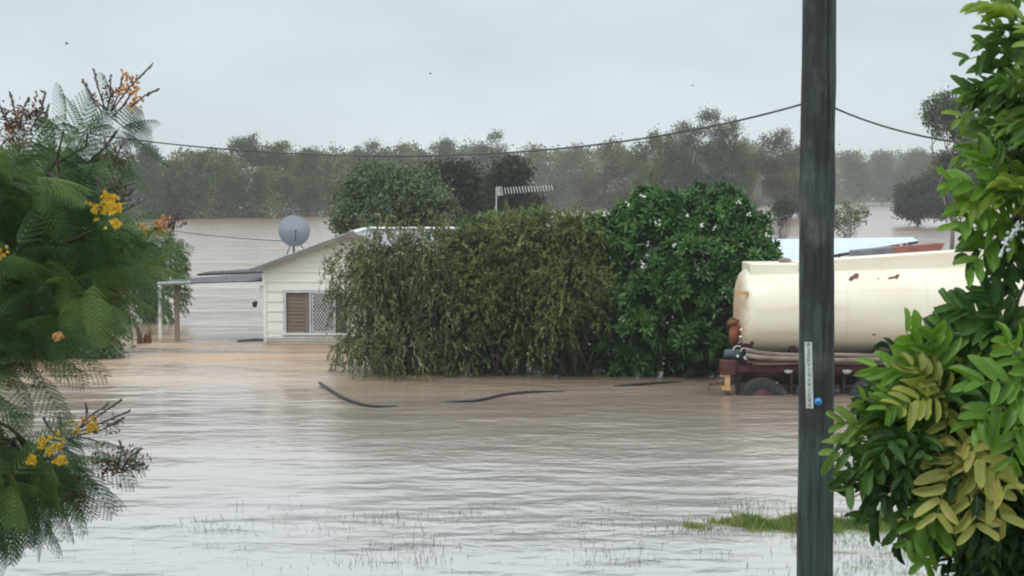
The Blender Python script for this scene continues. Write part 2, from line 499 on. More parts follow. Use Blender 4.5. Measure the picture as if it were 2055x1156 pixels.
edge = ramp(nt, mth.outputs[0], [(.14, (.85, .85, .85)), (.36, (0, 0, 0))])
c = mix(nt, edge.outputs[0], c, (.56, .29, .10))
nt.links.new(c, b.inputs['Base Color']); b.inputs['Roughness'].default_value = .42

# ------------------------------------------------------------------ water, ground, haze
m, nt, b = newmat('muddy_flood_water'); M['water'] = m
tc = nt.nodes.new('ShaderNodeTexCoord')
silt = nz(nt, .06, (1, 3.0, 1), 6)
base = ramp(nt, silt.outputs['Fac'], [(.36, (.225, .160, .110)), (.5, (.285, .212, .155)), (.64, (.37, .285, .215))])
sepw = nt.nodes.new('ShaderNodeSeparateXYZ'); nt.links.new(tc.outputs['Object'], sepw.inputs[0])
shn = nz(nt, .35, (1, 1, 1), 3)      # paler grey towards the camera: sky reflection painted into the water colour
shm = nt.nodes.new('ShaderNodeMath'); shm.operation = 'MULTIPLY_ADD'; shm.inputs[1].default_value = 9.0
nt.links.new(shn.outputs['Fac'], shm.inputs[0]); nt.links.new(sepw.outputs['Y'], shm.inputs[2])
shr = nt.nodes.new('ShaderNodeMapRange'); shr.inputs['From Min'].default_value = 23; shr.inputs['From Max'].default_value = 41
shr.inputs['To Min'].default_value = 1; shr.inputs['To Max'].default_value = 0
nt.links.new(shm.outputs[0], shr.inputs['Value'])
wcol = mix(nt, shr.outputs[0], base.outputs[0], (.34, .355, .34))
nt.links.new(wcol, b.inputs['Base Color'])
b.inputs['Roughness'].default_value = .17
b.inputs['IOR'].default_value = 1.62
b.inputs['Specular IOR Level'].default_value = .5
sep = nt.nodes.new('ShaderNodeSeparateXYZ'); nt.links.new(tc.outputs['Object'], sep.inputs[0])
# rough water where the current breaks round the posts and the shrub: a soft patch at (-10, 43)
vd = nt.nodes.new('ShaderNodeVectorMath'); vd.operation = 'SUBTRACT'; vd.inputs[1].default_value = (-9.5, 42.5, 0)
nt.links.new(tc.outputs['Object'], vd.inputs[0])
vm = nt.nodes.new('ShaderNodeVectorMath'); vm.operation = 'MULTIPLY'; vm.inputs[1].default_value = (1 / 9.0, 1 / 7.0, 0)
nt.links.new(vd.outputs[0], vm.inputs[0])
vl = nt.nodes.new('ShaderNodeVectorMath'); vl.operation = 'LENGTH'; nt.links.new(vm.outputs[0], vl.inputs[0])
patch = nt.nodes.new('ShaderNodeMapRange'); patch.inputs['From Min'].default_value = .5; patch.inputs['From Max'].default_value = 1.15
patch.inputs['To Min'].default_value = 1; patch.inputs['To Max'].default_value = 0
nt.links.new(vl.outputs['Value'], patch.inputs['Value'])
bn = nz(nt, .55, (.35, 1.6, 1), 4)
br_ = ramp(nt, bn.outputs['Fac'], [(.40, (0, 0, 0)), (.60, (1, 1, 1))])
bm_ = nt.nodes.new('ShaderNodeMath'); bm_.operation = 'MULTIPLY'
nt.links.new(br_.outputs[0], bm_.inputs[0]); nt.links.new(patch.outputs[0], bm_.inputs[1])
wcol = mix(nt, bm_.outputs[0], wcol, (.44, .30, .19))
nt.links.new(wcol, b.inputs['Base Color'])
rgh = nt.nodes.new('ShaderNodeMapRange'); rgh.inputs['To Min'].default_value = .17; rgh.inputs['To Max'].default_value = .55
nt.links.new(bm_.outputs[0], rgh.inputs['Value']); nt.links.new(rgh.outputs[0], b.inputs['Roughness'])
waves = [(.10, (1, 1.25, 1), 3, .06), (.5, (1, 1.3, 1), 4, .055), (1.7, (1, 1.35, 1), 4, .026), (6.5, (1, 1.3, 1), 2, .0060)]
prev = None
gust = nz(nt, .11, (1, 2.2, 1), 4)
gr = nt.nodes.new('ShaderNodeMapRange'); gr.inputs['From Min'].default_value = .35; gr.inputs['From Max'].default_value = .65
gr.inputs['To Min'].default_value = .3; gr.inputs['To Max'].default_value = 1.3
nt.links.new(gust.outputs['Fac'], gr.inputs['Value'])
# livelier chop in the open stretch in front of the hedge and the trailer
vd2 = nt.nodes.new('ShaderNodeVectorMath'); vd2.operation = 'SUBTRACT'; vd2.inputs[1].default_value = (2.2, 27.5, 0)
nt.links.new(tc.outputs['Object'], vd2.inputs[0])
vm2 = nt.nodes.new('ShaderNodeVectorMath'); vm2.operation = 'MULTIPLY'; vm2.inputs[1].default_value = (1 / 4.2, 1 / 8.0, 0)
nt.links.new(vd2.outputs[0], vm2.inputs[0])
vl2 = nt.nodes.new('ShaderNodeVectorMath'); vl2.operation = 'LENGTH'; nt.links.new(vm2.outputs[0], vl2.inputs[0])
pt2 = nt.nodes.new('ShaderNodeMapRange'); pt2.inputs['From Min'].default_value = .4; pt2.inputs['From Max'].default_value = 1.2
pt2.inputs['To Min'].default_value = .9; pt2.inputs['To Max'].default_value = 0
nt.links.new(vl2.outputs['Value'], pt2.inputs['Value'])
gs = nt.nodes.new('ShaderNodeMath'); gs.operation = 'ADD'
nt.links.new(gr.outputs[0], gs.inputs[0]); nt.links.new(pt2.outputs[0], gs.inputs[1])
gr = gs
ps = nt.nodes.new('ShaderNodeMath'); ps.operation = 'MULTIPLY_ADD'; ps.inputs[1].default_value = 2.6
nt.links.new(patch.outputs[0], ps.inputs[0]); nt.links.new(gr.outputs[0], ps.inputs[2])
for sc_, stt, det, dist in waves:
    w = nz(nt, sc_, stt, det, .5)
    w.inputs['Distortion'].default_value = .6
    bm = nt.nodes.new('ShaderNodeBump'); bm.inputs['Distance'].default_value = dist
    mu = nt.nodes.new('ShaderNodeMath'); mu.operation = 'MULTIPLY'
    nt.links.new(w.outputs['Fac'], mu.inputs[0]); nt.links.new(ps.outputs[0], mu.inputs[1])
    nt.links.new(mu.outputs[0], bm.inputs['Height'])
    if prev: nt.links.new(prev.outputs[0], bm.inputs['Normal'])
    prev = bm
nt.links.new(prev.outputs[0], b.inputs['Normal'])
XE, Y0, Y1 = 1500.0, -60.0, 2300.0
wm = MB(); wm.add([(-XE, Y0, 0), (XE, Y0, 0), (XE, Y1, 0), (-XE, Y1, 0)], [(0, 1, 2, 3)])
tag(wm.build('flood_water', M['water']), 'brown flood water spread over everything, rippled and reflecting the grey sky', 'water', kind='structure')

def smooth(a, b_, x):
    t = np.clip((x - a) / (b_ - a), 0, 1)
    return t * t * (3 - 2 * t)
def ground_z(x, y):
    z = .30 - .36 * smooth(13.5, 17.5, y) - .55 * smooth(23.5, 30, y) - .7 * smooth(40, 52, y)
    z = z + .080 * np.exp(-((y - 20.8) / .45) ** 2) * smooth(1.6, 3.2, x + .25 * np.sin(y * 2))
    return z
xs = np.concatenate([[-XE, -400, -150, -60], np.arange(-30, 30.1, .5), [60, 150, 400, XE]])
ys = np.concatenate([[Y0, -20, 0], np.arange(4, 60, .4), [80, 150, 400, 1000, Y1]])
X, Yg = np.meshgrid(xs, ys)
Z = ground_z(X, Yg) + .012 * np.sin(X * 3.1 + Yg) * np.cos(Yg * 2.7 - X * .6)
gv = np.stack([X, Yg, Z], -1).reshape(-1, 3)
nx = len(xs)
gf = [(j * nx + i, j * nx + i + 1, (j + 1) * nx + i + 1, (j + 1) * nx + i) for j in range(len(ys) - 1) for i in range(nx - 1)]
gm = MB(); gm.v = [tuple(p) for p in gv]; gm.f = gf
tag(gm.build('ground', M['mud'], smooth=True), 'muddy ground lying under the flood and just showing by the grass', 'ground', kind='structure')
def gz(x, y): return float(ground_z(np.array(float(x)), np.array(float(y))))

hz, nt, b = newmat('haze')
nt.nodes.remove(b)
pv = nt.nodes.new('ShaderNodeVolumePrincipled'); pv.inputs['Density'].default_value = .00042
pv.inputs['Color'].default_value = (.90, .94, .96, 1); pv.inputs['Anisotropy'].default_value = 0.0
nt.links.new(pv.outputs[0], nt.nodes['Material Output'].inputs['Volume'])
hb = MB(); hb.box(-XE - 5, XE + 5, Y0 - 5, Y1 + 5, -2.6, 33)
tag(hb.build('haze', hz), 'pale rain haze hanging over the flood and fading the far trees', 'haze', kind='stuff')

# ------------------------------------------------------------------ power pole with its cable
PX, PY = P(1640, 578, 15.6)[0], 15.6
pole = empty('power_pole', (PX, PY, gz(PX, PY)), 'dark green weathered timber power pole in the foreground with number strip and blue disc', 'power pole')
rng = np.random.default_rng(3)
pm = MB(); seg = 40; rows = 90
zs = np.linspace(gz(PX, PY) - .3, 9.6, rows)
vs_ = []
for z in zs:
    r = .1665 - (z - .3) * .0026
    r += .006 * math.exp(-((z - 4.15) / .25) ** 2)
    for k in range(seg):
        a = 2 * math.pi * k / seg
        q = r + .0035 * math.sin(3 * a + z * 1.3) + .007 * math.exp(-((z - 5.05) / .22) ** 2) * max(0, math.cos(a)) + .004 * math.exp(-((z - 3.3) / .1) ** 2) * max(0, math.cos(a)) + .002 * math.sin(9 * a + 2 * math.sin(z * .8)) + .0015 * math.sin(z * 5 + a)
        vs_.append((PX - .006 * (z - 2) * .4 + q * math.cos(a), PY + q * math.sin(a), z))
fs = [(i * seg + k, i * seg + (k + 1) % seg, (i + 1) * seg + (k + 1) % seg, (i + 1) * seg + k) for i in range(rows - 1) for k in range(seg)]
fs.append(tuple(range((rows - 1) * seg, rows * seg)))
pm.add(vs_, fs)
pm.build('shaft', M['pole'], pole, True)
# number strip follows the curve of the shaft
def on_pole(px, py, r=.166):
    x = P(px, py, PY - r)[0]; z = P(px, py, PY - r)[2]
    cx = PX - .006 * (z - 2) * .4
    rr = .1665 - (z - .3) * .0026 + .0055
    dx = max(-rr * .98, min(rr * .98, x - cx))
    return (x, PY - math.sqrt(rr * rr - dx * dx) - .003, z)
sm_ = MB()
n = 14
for i in range(n):
    y0_, y1_ = 687 + (820 - 687) * i / n, 687 + (820 - 687) * (i + 1) / n
    off = lambda y: (y - 687) / 133 * 2.5
    q = [on_pole(1616.5 + off(y1_), y1_), on_pole(1629.5 + off(y1_), y1_), on_pole(1629.5 + off(y0_), y0_), on_pole(1616.5 + off(y0_), y0_)]
    sm_.slab(q, (-.002, .004, 0))
strip = sm_.build('number_strip', M['strip'], pole)
def text_mesh(name, s_, size, mat, mtx, parent, ext=.0006):
    cu = bpy.data.curves.new(name, 'FONT'); cu.body = s_; cu.size = size; cu.extrude = ext
    cu.align_x = 'CENTER'; cu.align_y = 'CENTER'
    ob = bpy.data.objects.new(name, cu); COL.objects.link(ob)
    bpy.context.view_layer.update()
    me = bpy.data.meshes.new_from_object(ob.evaluated_get(bpy.context.evaluated_depsgraph_get()))
    bpy.data.objects.remove(ob)
    me.transform(mtx)
    return link(name, me, mat, parent)
chars = "A2ZKV1SIAIC8X"
for i, ch in enumerate(chars):
    py = 692.5 + i * 10.1
    c0 = Vector(on_pole(1623.3 + (py - 687) / 133 * 2.5, py)) + Vector((-.002, -.0045, 0))
    l_ = Vector(on_pole(1617.5 + (py - 687) / 133 * 2.5, py)); r_ = Vector(on_pole(1629 + (py - 687) / 133 * 2.5, py))
    ux = (r_ - l_).normalized(); uz = Vector((0, 0, 1)); un = ux.cross(uz)
    mt = Matrix((( ux.x, uz.x, un.x, c0.x), (ux.y, uz.y, un.y, c0.y), (ux.z, uz.z, un.z, c0.z), (0, 0, 0, 1)))
    text_mesh('character', ch, .047, M['ink'], mt, strip)
c0 = Vector(on_pole(1641.5, 806))
dm = MB(); dm.lathe([(.036, 0), (.036, .003), (.030, .006), (.008, .008), (.008, .012), (.001, .014)], c0, (0, -1, 0), 20)
dm.build('blue_disc', M['blue'], pole, True)
for (px_, py_) in ((1624, 691), (1627, 816), (1650, 940), (1630, 330)):
    nb0 = Vector(on_pole(px_, py_)); q = MB(); q.lathe([(.006, 0), (.006, .004), (.001, .005)], nb0 + Vector((0, -.001, 0)), (0, -1, 0), 8); q.build('nail', M['darkmetal'], pole)
hk = MB(); hk.tube([(PX, PY + .05, P(1640, 206, 15.75)[2]), (PX, PY + .24, P(1640, 206, 15.75)[2]), (PX, PY + .27, P(1640, 200, 15.75)[2])], .012, 8)
hk.build('cable_hook', M['darkmetal'], pole)

def cable_pts(keys, n=60):
    """smooth curve through (px, py, Y) keys"""
    K = np.array([P(*k) for k in keys]); t = np.array([k[0] for k in keys], float)
    tt = np.linspace(t[0], t[-1], n)
    out = []
    deg = min(len(keys) - 1, 4)
    cs = [np.polyfit((t - t.mean()) / 1000, K[:, i], deg) for i in range(3)]
    for q in tt: out.append(tuple(float(np.polyval(c_, (q - t.mean()) / 1000)) for c_ in cs))
    return out
kz = [(-160, 205, 26), (235, 276, 24), (640, 311, 21.8), (800, 313.5, 21), (960, 309, 20), (1150, 296, 18.8), (1400, 259, 17.2), (1640, 200, 15.88)]
cm = MB(); cm.tube(cable_pts(kz), .0095, 6)
ks = [(1640, 200, 15.88), (1672, 216, 15.7), (1770, 252, 15.1), (1880, 279, 14.5), (2150, 300, 13), (2900, 300, 12)]
cm.tube(cable_pts(ks), .0095, 6)
tag(cm.build('overhead_cable', M['wire'], None, True), 'dark overhead cable sagging across the sky from behind the power pole', 'cable')

# ------------------------------------------------------------------ the house
YF = 46.0
s = F / YF
def hx(px): return P(px, 578, YF)[0]
def hzz(py): return P(1027, py, YF)[2]
xl, xr = hx(530), hx(884)
xc = (xl + xr) / 2
z_e = hzz(537); z_a = hzz(472)
house = empty('house', (xc, YF, -1.25), 'cream weatherboard house flooded up to its windows, with a gabled metal roof', 'house')
YB = 52.5
wb = MB()
zt = -1.25; pitch_ = .265
k = 0
def halfw(z):
    return (xr - xl) / 2 if z <= z_e else max(0.0, (xr - xl) / 2 * (1 - (z - z_e) / (z_a - z_e)))
win = (hx(571), hx(700), hzz(668), hzz(584))
zb = -1.25
levels = [zb]
while levels[-1] < z_a - .05:
    levels.append(levels[-1] + pitch_)
levels[-1] = z_a
WX0, WX1, WZ0, WZ1 = win
def board(x0, x1, x2, x3, z0, z1):   # bottom x0..x1, top x2..x3, leaning so its foot stands proud
    wb.hexa([(x0, YF - .022, z0), (x1, YF - .022, z0), (x1, YF + .09, z0), (x0, YF + .09, z0),
             (x2, YF - .002, z1), (x3, YF - .002, z1), (x3, YF + .09, z1), (x2, YF + .09, z1)])
for z0, z1 in zip(levels[:-1], levels[1:]):
    cuts = [z0] + [c_ for c_ in (WZ0, WZ1, z_e) if z0 < c_ < z1] + [z1]
    for a_, b_ in zip(cuts[:-1], cuts[1:]):
        ha, hb_ = halfw(a_), halfw(b_)
        if a_ >= WZ0 - 1e-4 and b_ <= WZ1 + 1e-4:
            board(xc - ha, WX0, xc - hb_, WX0, a_, b_); board(WX1, xc + ha, WX1, xc + hb_, a_, b_)
        else:
            board(xc - ha, xc + ha, xc - hb_, xc + hb_, a_, b_)
# side and back walls
wb.box(xl, xl + .1, YF + .091, YB, -1.25, z_e); wb.box(xr - .1, xr, YF + .091, YB, -1.25, z_e)
wb.prism([(xl, z_e), (xr, z_e), (xc, z_a - .02)], YB - .1, YB)
wb.box(xl + .1, xr - .1, YB - .1, YB - .002, -1.25, z_e - .003)
# main block behind and to the right
MX0, MX1, MY0, MY1 = xc + .2, P(1085, 578, 48)[0], 47.6, 52.4
wb.box(xr + .001, MX1, MY0, MY0 + .1, -1.25, 2.15); wb.box(MX1 - .1, MX1, MY0 + .101, MY1, -1.25, 2.15)
wb.box(xr + .001, MX1 - .101, MY1 - .1, MY1, -1.25, 2.15)
wb.build('wall', M['cladding'], house)
cb = MB(); cb.box(xl - .02, xl + .07, YF - .04, YF - .023, -1.25, z_e - .05)
cb.build('corner_board', M['cladding'], house)
sbm = MB(); sbm.box(xl - .01, xr, YF - .045, YF - .023, hzz(679), hzz(674))
sbm.build('sill_board', M['white'], house)

def corrugated(mb, a, b_, c_, d_, pitch=.09, amp=.010, th=.012):
    """sheet with edge a-b across the corrugations and a-d down the slope"""
    a, b_, c_, d_ = [Vector(q) for q in (a, b_, c_, d_)]
    nrm = (b_ - a).cross(d_ - a).normalized()
    if nrm.z < 0: nrm = -nrm
    n = max(4, int((b_ - a).length / pitch * 6))
    vs_ = []
    for i in range(n + 1):
        t = i / n
        h = amp * math.sin(2 * math.pi * t * (b_ - a).length / pitch)
        p0 = a.lerp(b_, t) + nrm * h; p1 = d_.lerp(c_, t) + nrm * h
        vs_ += [p0, p1, p0 - nrm * th, p1 - nrm * th]
    fs = []
    for i in range(n):
        q, r = i * 4, i * 4 + 4
        fs += [(q, r, r + 1, q + 1), (q + 3, r + 3, r + 2, q + 2), (q, q + 2, r + 2, r), (q + 1, r + 1, r + 3, q + 3)]
    fs += [(0, 1, 3, 2), (4 * n, 4 * n + 2, 4 * n + 3, 4 * n + 1)]
    mb.add(vs_, fs)
slope = (z_a - z_e) / ((xr - xl) / 2)
ov = .24
rz = z_a + .10
ey = rz - slope * ((xr - xl) / 2 + ov)
yf = YF - .28
rm = MB()
corrugated(rm, (xc, yf, rz), (xc, YB + .1, rz), (xl - ov, YB + .1, ey), (xl - ov, yf, ey))
corrugated(rm, (xc, yf, rz), (xc, YB + .1, rz), (xr + ov, YB + .1, ey), (xr + ov, yf, ey))
RY = 50.0
corrugated(rm, (MX0, RY, rz), (MX1 + .2, RY, rz), (MX1 + .2, MY0 - .3, rz - .30 * (RY - MY0 + .3)), (MX0, MY0 - .3, rz - .30 * (RY - MY0 + .3)))
corrugated(rm, (MX0, RY, rz), (MX1 + .2, RY, rz), (MX1 + .2, MY1 + .3, rz - .30 * (MY1 + .3 - RY)), (MX0, MY1 + .3, rz - .30 * (MY1 + .3 - RY)))
roof = rm.build('roof', M['roof'], house)
cpm = MB()
cpm.prism([(xc - .13, rz - .02), (xc, rz + .035), (xc + .13, rz - .02), (xc, rz + .012)], yf - .01, RY + .1)
cpm.add([], [])
for sgn in (-1, 1):
    cpm.slab([(MX0, RY, rz + .045), (MX1 + .22, RY, rz + .045), (MX1 + .22, RY + sgn * .17, rz + .0), (MX0, RY + sgn * .17, rz + .0)], (0, 0, .012))
cpm.build('ridge_cap', M['cap'], roof)
# barge boards: a grey-brown timber under a thin dark metal edge
bg = MB()
for sx_, ex in ((-1, xl - ov), (1, xr + ov)):
    xs0 = xc + sx_ * .0
    bg.hexa([(xs0, yf - .03, rz - .135), (ex, yf - .03, ey - .125), (ex, yf, ey - .125), (xs0, yf, rz - .135),
             (xs0, yf - .03, rz - .02), (ex, yf - .03, ey - .015), (ex, yf, ey - .015), (xs0, yf, rz - .02)])
bg.build('barge_board', M['trim'], house)
gt = MB(); gt.box(xl - ov - .09, xl - ov + .01, yf + .01, YB, ey - .11, ey - .02); gt.build('gutter', M['trim'], house)
# window
wd = MB(); t = .045
wd.box(WX0 - .03, WX1 + .03, YF - .05, YF + .05, WZ1 - t, WZ1 + .035)
wd.box(WX0 - .03, WX0 + t, YF - .049, YF + .05, WZ0, WZ1 - t - .001); wd.box(WX1 - t, WX1 + .03, YF - .049, YF + .05, WZ0, WZ1 - t - .001)
mxw = hx(623)
wd.box(mxw - .03, mxw + .02, YF - .047, YF + .05, WZ0, WZ1 - t - .001)
window = wd.build('window', M['alu'], house)
sl = MB(); sl.box(WX0 - .06, WX1 + .06, YF - .09, YF + .04, WZ0 - .055, WZ0 - .001); sl.build('sill', M['white'], window)
pn = MB(); pn.box(WX0 + t, WX1 - t, YF + .035, YF + .045, WZ0, WZ1 - t); pn.build('pane', M['glass'], window)
bl = MB()
nb = 11
for i in range(nb):
    z0 = WZ0 + (WZ1 - t - WZ0) * i / nb; z1 = WZ0 + (WZ1 - t - WZ0) * (i + .93) / nb
    bl.slab([(WX0 + t + .01, YF + .012, z0), (hx(611), YF + .012, z0), (hx(611), YF + .028, z1), (WX0 + t + .01, YF + .028, z1)], (0, -.004, 0))
bl.build('blind', M['blind'], window)
ct = MB()
nn = 12
x0_, x1_ = hx(611.5), mxw - .035
for i in range(nn):
    a_, b_ = x0_ + (x1_ - x0_) * i / nn, x0_ + (x1_ - x0_) * (i + 1) / nn
    ct.slab([(a_, YF + .02 + .006 * (i % 2), WZ0 + .02), (b_, YF + .02 + .006 * ((i + 1) % 2), WZ0 + .02), (b_, YF + .02 + .006 * ((i + 1) % 2), WZ1 - t), (a_, YF + .02 + .006 * (i % 2), WZ1 - t)], (0, -.003, 0))
ct.build('curtain', noise_mat('grey_curtain', (.20, .19, .165), (.30, .28, .25), 8, .9, stretch=(3, 1, .2)), window)
sc_ = MB()
gx0, gx1, gz0, gz1 = hx(627), hx(672), WZ0 + .03, WZ1 - .06
sp_ = .115
def clipbar(c_, sgn):   # z = sgn*x + c inside the screen
    pts = []
    for x in (gx0, gx1):
        z = sgn * (x - gx0) * 1.35 + c_
        pts.append((x, z))
    (xa, za), (xb, zb_) = pts
    out = []
    for (x, z) in pts:
        zz = min(max(z, gz0), gz1)
        x2 = xa + (zz - za) / (zb_ - za) * (xb - xa)
        out.append((x2, zz))
    if abs(out[0][0] - out[1][0]) > .01 and all(gx0 - 1e-6 <= q[0] <= gx1 + 1e-6 for q in out): return out
c_ = gz0 - 3
while c_ < gz1 + 3:
    for sgn, yy in ((1, YF - .02), (-1, YF - .026)):
        q = clipbar(c_, sgn)
        if q: sc_.tube([(q[0][0], yy, q[0][1]), (q[1][0], yy, q[1][1])], .013, 4)
    c_ += sp_
for a_, b_ in (((gx0, gz0), (gx1, gz0)), ((gx0, gz1), (gx1, gz1)), ((gx0, gz0), (gx0, gz1)), ((gx1, gz0), (gx1, gz1))):
    sc_.tube([(a_[0], YF - .023, a_[1]), (b_[0], YF - .023, b_[1])], .022, 4)
sc_.build('security_screen', M['alu'], window)
# meter box on the left side wall and the vent in the gable
mb_ = MB(); mb_.box(xl - .20, xl - .002, YF + .15, YF + .75, hzz(628), hzz(576), .015); mb_.build('meter_box', M['white'], house)
vt = MB(); vt.box(hx(741), hx(752), YF - .04, YF - .004, hzz(497), hzz(489)); vt.build('vent', M['darkmetal'], house)
lt = MB(); lt.lathe([(.03, 0), (.06, .03), (.07, .12), (.04, .16)], (xl - .30, YF + .3, hzz(618)), (0, 0, 1), 10)
lt.tube([(xl - .005, YF + .3, hzz(612)), (xl - .3, YF + .3, hzz(606))], .015, 6)
lt.build('wall_light', M['black'], house)

# dish
dpos = Vector(P(588, 492, 47.4))
dish = empty('satellite_dish', tuple(dpos), 'large round grey satellite dish on the left slope of the cream house roof', 'satellite dish')
ctr = Vector(P(590, 464, 47.3))
ax = Vector((.25, -1, .28)).normalized()
R_ = 31 / (F / 47.3)
pr = [(R_ * q, -.16 * (1 - q * q)) for q in (1, .85, .7, .5, .3, .12, .01)]
prof = pr + [(R_ * q + .004, -.16 * (1 - q * q) - .02) for q in (.01, .12, .3, .5, .7, .85)] + [(R_ + .012, -.014), (R_ + .012, .006)]
dd = MB(); dd.lathe(prof[:-2] + prof[-2:], ctr + ax * .05, ax, 32)
dd.build('reflector', M['dish'], dish, True)
ar = MB()
foc = ctr + ax * .42 + Vector((0, 0, -.10))
low = ctr - Vector((-.02, 0, R_ * .97))
ar.tube([low, foc], .014, 6)
ar.lathe([(.028, -.04), (.034, .0), (.034, .05), (.02, .07)], foc, ax, 10)
ar.tube([ctr + Vector((-.25, 0, R_ * .8)), ctr + ax * .02 + Vector((-.1, -.02, .1)), low], .007, 5)
ar.build('feed_arm', M['darkmetal'], dish)
mt_ = MB(); mt_.tube([ctr - ax * .12, ctr - ax * .28 + Vector((0, 0, -.1)), dpos + Vector((0, .25, -.32))], .028, 8)
mt_.tube([ctr - ax * .22 + Vector((0, 0, -.1)), dpos + Vector((-.25, .5, -.32))], .014, 6)
mt_.tube([ctr - ax * .22 + Vector((0, 0, -.1)), dpos + Vector((.28, .5, -.16))], .014, 6)
mt_.build('mount', M['darkmetal'], dish)

# television antenna
AY = 49.2
ab = P(996, 470, AY); at_ = P(996, 376, AY)
ant = empty('television_antenna', (ab[0], AY, rz - .3), 'comb-like television antenna on a thin mast above the roof ridge', 'antenna')
q = MB(); q.tube([(ab[0], AY, rz - .32), (at_[0], AY, at_[2])], .019, 6); q.build('mast', M['alu'], ant)
q = MB()
e0, e1 = Vector(P(996, 384, AY - .03)), Vector(P(1108, 377, AY - .03))
q.tube([e0, e1], .011, 6); q.build('boom', M['darkmetal'], ant)
for i, t in enumerate([0.02, .07, .10] + list(np.linspace(.16, 1.0, 17))):
    c_ = e0.lerp(e1, t); hl = .13 if i < 3 else .10 - .03 * t
    q = MB(); q.tube([c_ + Vector((.02, -.18, -hl)), c_ + Vector((-.02, .18, hl))], .0095, 4); q.build('element', M['alu'], ant)
q = MB(); q.slab([tuple(e0.lerp(e1, .04) + Vector(v_)) for v_ in ((0, -.1, -.13), (.04, .1, -.13), (.04, .1, .13), (0, -.1, .13))], (.012, 0, 0)); q.build('reflector', M['alu'], ant)

# service wire from the left to the house
sw = MB(); sw.tube(cable_pts([(60, 395, 60), (250, 448, 56), (400, 470, 52), (520, 481, 49), (596, 484, 47.3)], 30), .012, 5)
tag(sw.build('service_wire', M['wire']), 'thin wire running low over the flood to the house roof', 'wire')

# carport on the left of the house
cpt = empty('carport', P(355, 690, 46.8), 'low skillion carport roof on posts, reaching left from the cream house', 'carport')
q = MB()
A, B, C_, D = P(322, 569, 46.3), P(526, 563, 46.3), P(526, 548, 49.0), P(345, 562, 48.0)
corrugated(q, A, D, C_, B, pitch=.15, amp=.012, th=.03)
q.build('roof', M['darkmetal'], cpt)
q = MB(); q.tube([P(316, 569, 46.2), P(382, 567, 46.2)], .045, 6); q.build('beam', M['greenwhite'], cpt)
q = MB(); bx_ = P(321, 570, 46.4); q.box(bx_[0] - .045, bx_[0] + .045, 46.33, 46.42, -1.2, bx_[2] - .01); q.build('post', M['white'], cpt)
q = MB(); bx_ = P(355, 570, 46.8); q.box(bx_[0] - .06, bx_[0] + .06, 46.7, 46.82, -1.2, bx_[2] - .0); q.build('post', M['timber'], cpt)
q = MB(); corrugated(q, P(395, 550, 49.6), P(530, 545, 49.6), P(532, 538, 50.6), P(420, 545, 50.4), pitch=.15, amp=.01, th=.05)
tag(q.build('roofing_sheet', M['black']), 'black strip of roofing lying along the top of the carport roof', 'roofing sheet')

# ------------------------------------------------------------------ shed roofs behind the tanker
shed = empty('shed', P(1720, 560, 54)[:2] + (-1.25,), 'drowned shed with a pale blue roof just clear of the water behind the tanker', 'shed')
q = MB()
A, B, C_, D = P(1583, 525, 50), P(1842, 483, 56), P(1830, 476, 60.5), P(1480, 481, 58)
corrugated(q, A, B, C_, D, pitch=.12, amp=.012, th=.02)
q.build('roof', M['paleroof'], shed)
Av, Bv = Vector(A), Vector(B)
for t0, t1 in ((.0, .16), (.30, .50), (.58, .68), (.76, .84), (.91, 1.0)):
    q = MB(); q.slab([Av.lerp(Bv, t0) + Vector((0, -.03, -.10)), Av.lerp(Bv, t1) + Vector((0, -.03, -.09)), Av.lerp(Bv, t1) + Vector((0, -.03, -.015)), Av.lerp(Bv, t0) + Vector((0, -.03, -.015))], (0, -.04, 0)); q.build('fascia', M['black'], shed)
for px_, yy in ((1683, 52.2), (1560, 57.0), (1815, 57.5), (1600, 51)):
    t = P(px_, 507, yy)
    zt = {1683: P(1683, 509, yy)[2], 1560: P(1560, 488, yy)[2], 1815: P(1815, 486, yy)[2], 1600: P(1600, 524, yy)[2]}[px_]
    q = MB(); q.box(t[0] - .05, t[0] + .05, yy - .05, yy + .05, -1.25, zt); q.build('post', M['black'], shed)
q = MB(); 
q.hexa([P(1560, 521, 54), P(1800, 500, 57.0), P(1800, 500, 57.1), P(1560, 521, 54.1), P(1560, 500, 54), P(1800, 488, 57.0), P(1800, 488, 57.1), P(1560, 500, 54.1)])
q.build('wall', M['white'], shed)
lean = empty('lean_to', P(1800, 540, 50.5)[:2] + (-1.25,), 'low red-brown and black sheet edge between the tanker top and the pale roof', 'shed')
q = MB(); q.hexa([P(1796, 516, 50.4), P(1887, 506, 51.0), P(1887, 503, 51.4), P(1796, 512, 51), P(1790, 497, 50.6), P(1896, 488, 51.3), P(1896, 487, 51.6), P(1790, 494, 51)])
q.build('sheet', M['redsheet'], lean)
q = MB(); q.hexa([P(1704, 520, 50.35), P(1795.6, 516, 50.4), P(1795.6, 512, 51), P(1704, 515, 51), P(1704, 506, 50.6), P(1790, 497, 50.6), P(1790, 494, 51), P(1704, 502, 51)])
q.build('dark_sheet', M['darkmetal'], lean)
for px_ in (1712, 1870):
    t = P(px_, 510, 51.1); q = MB(); q.box(t[0] - .04, t[0] + .04, 51.06, 51.14, -1.25, t[2]); q.build('post', M['timber'], lean)

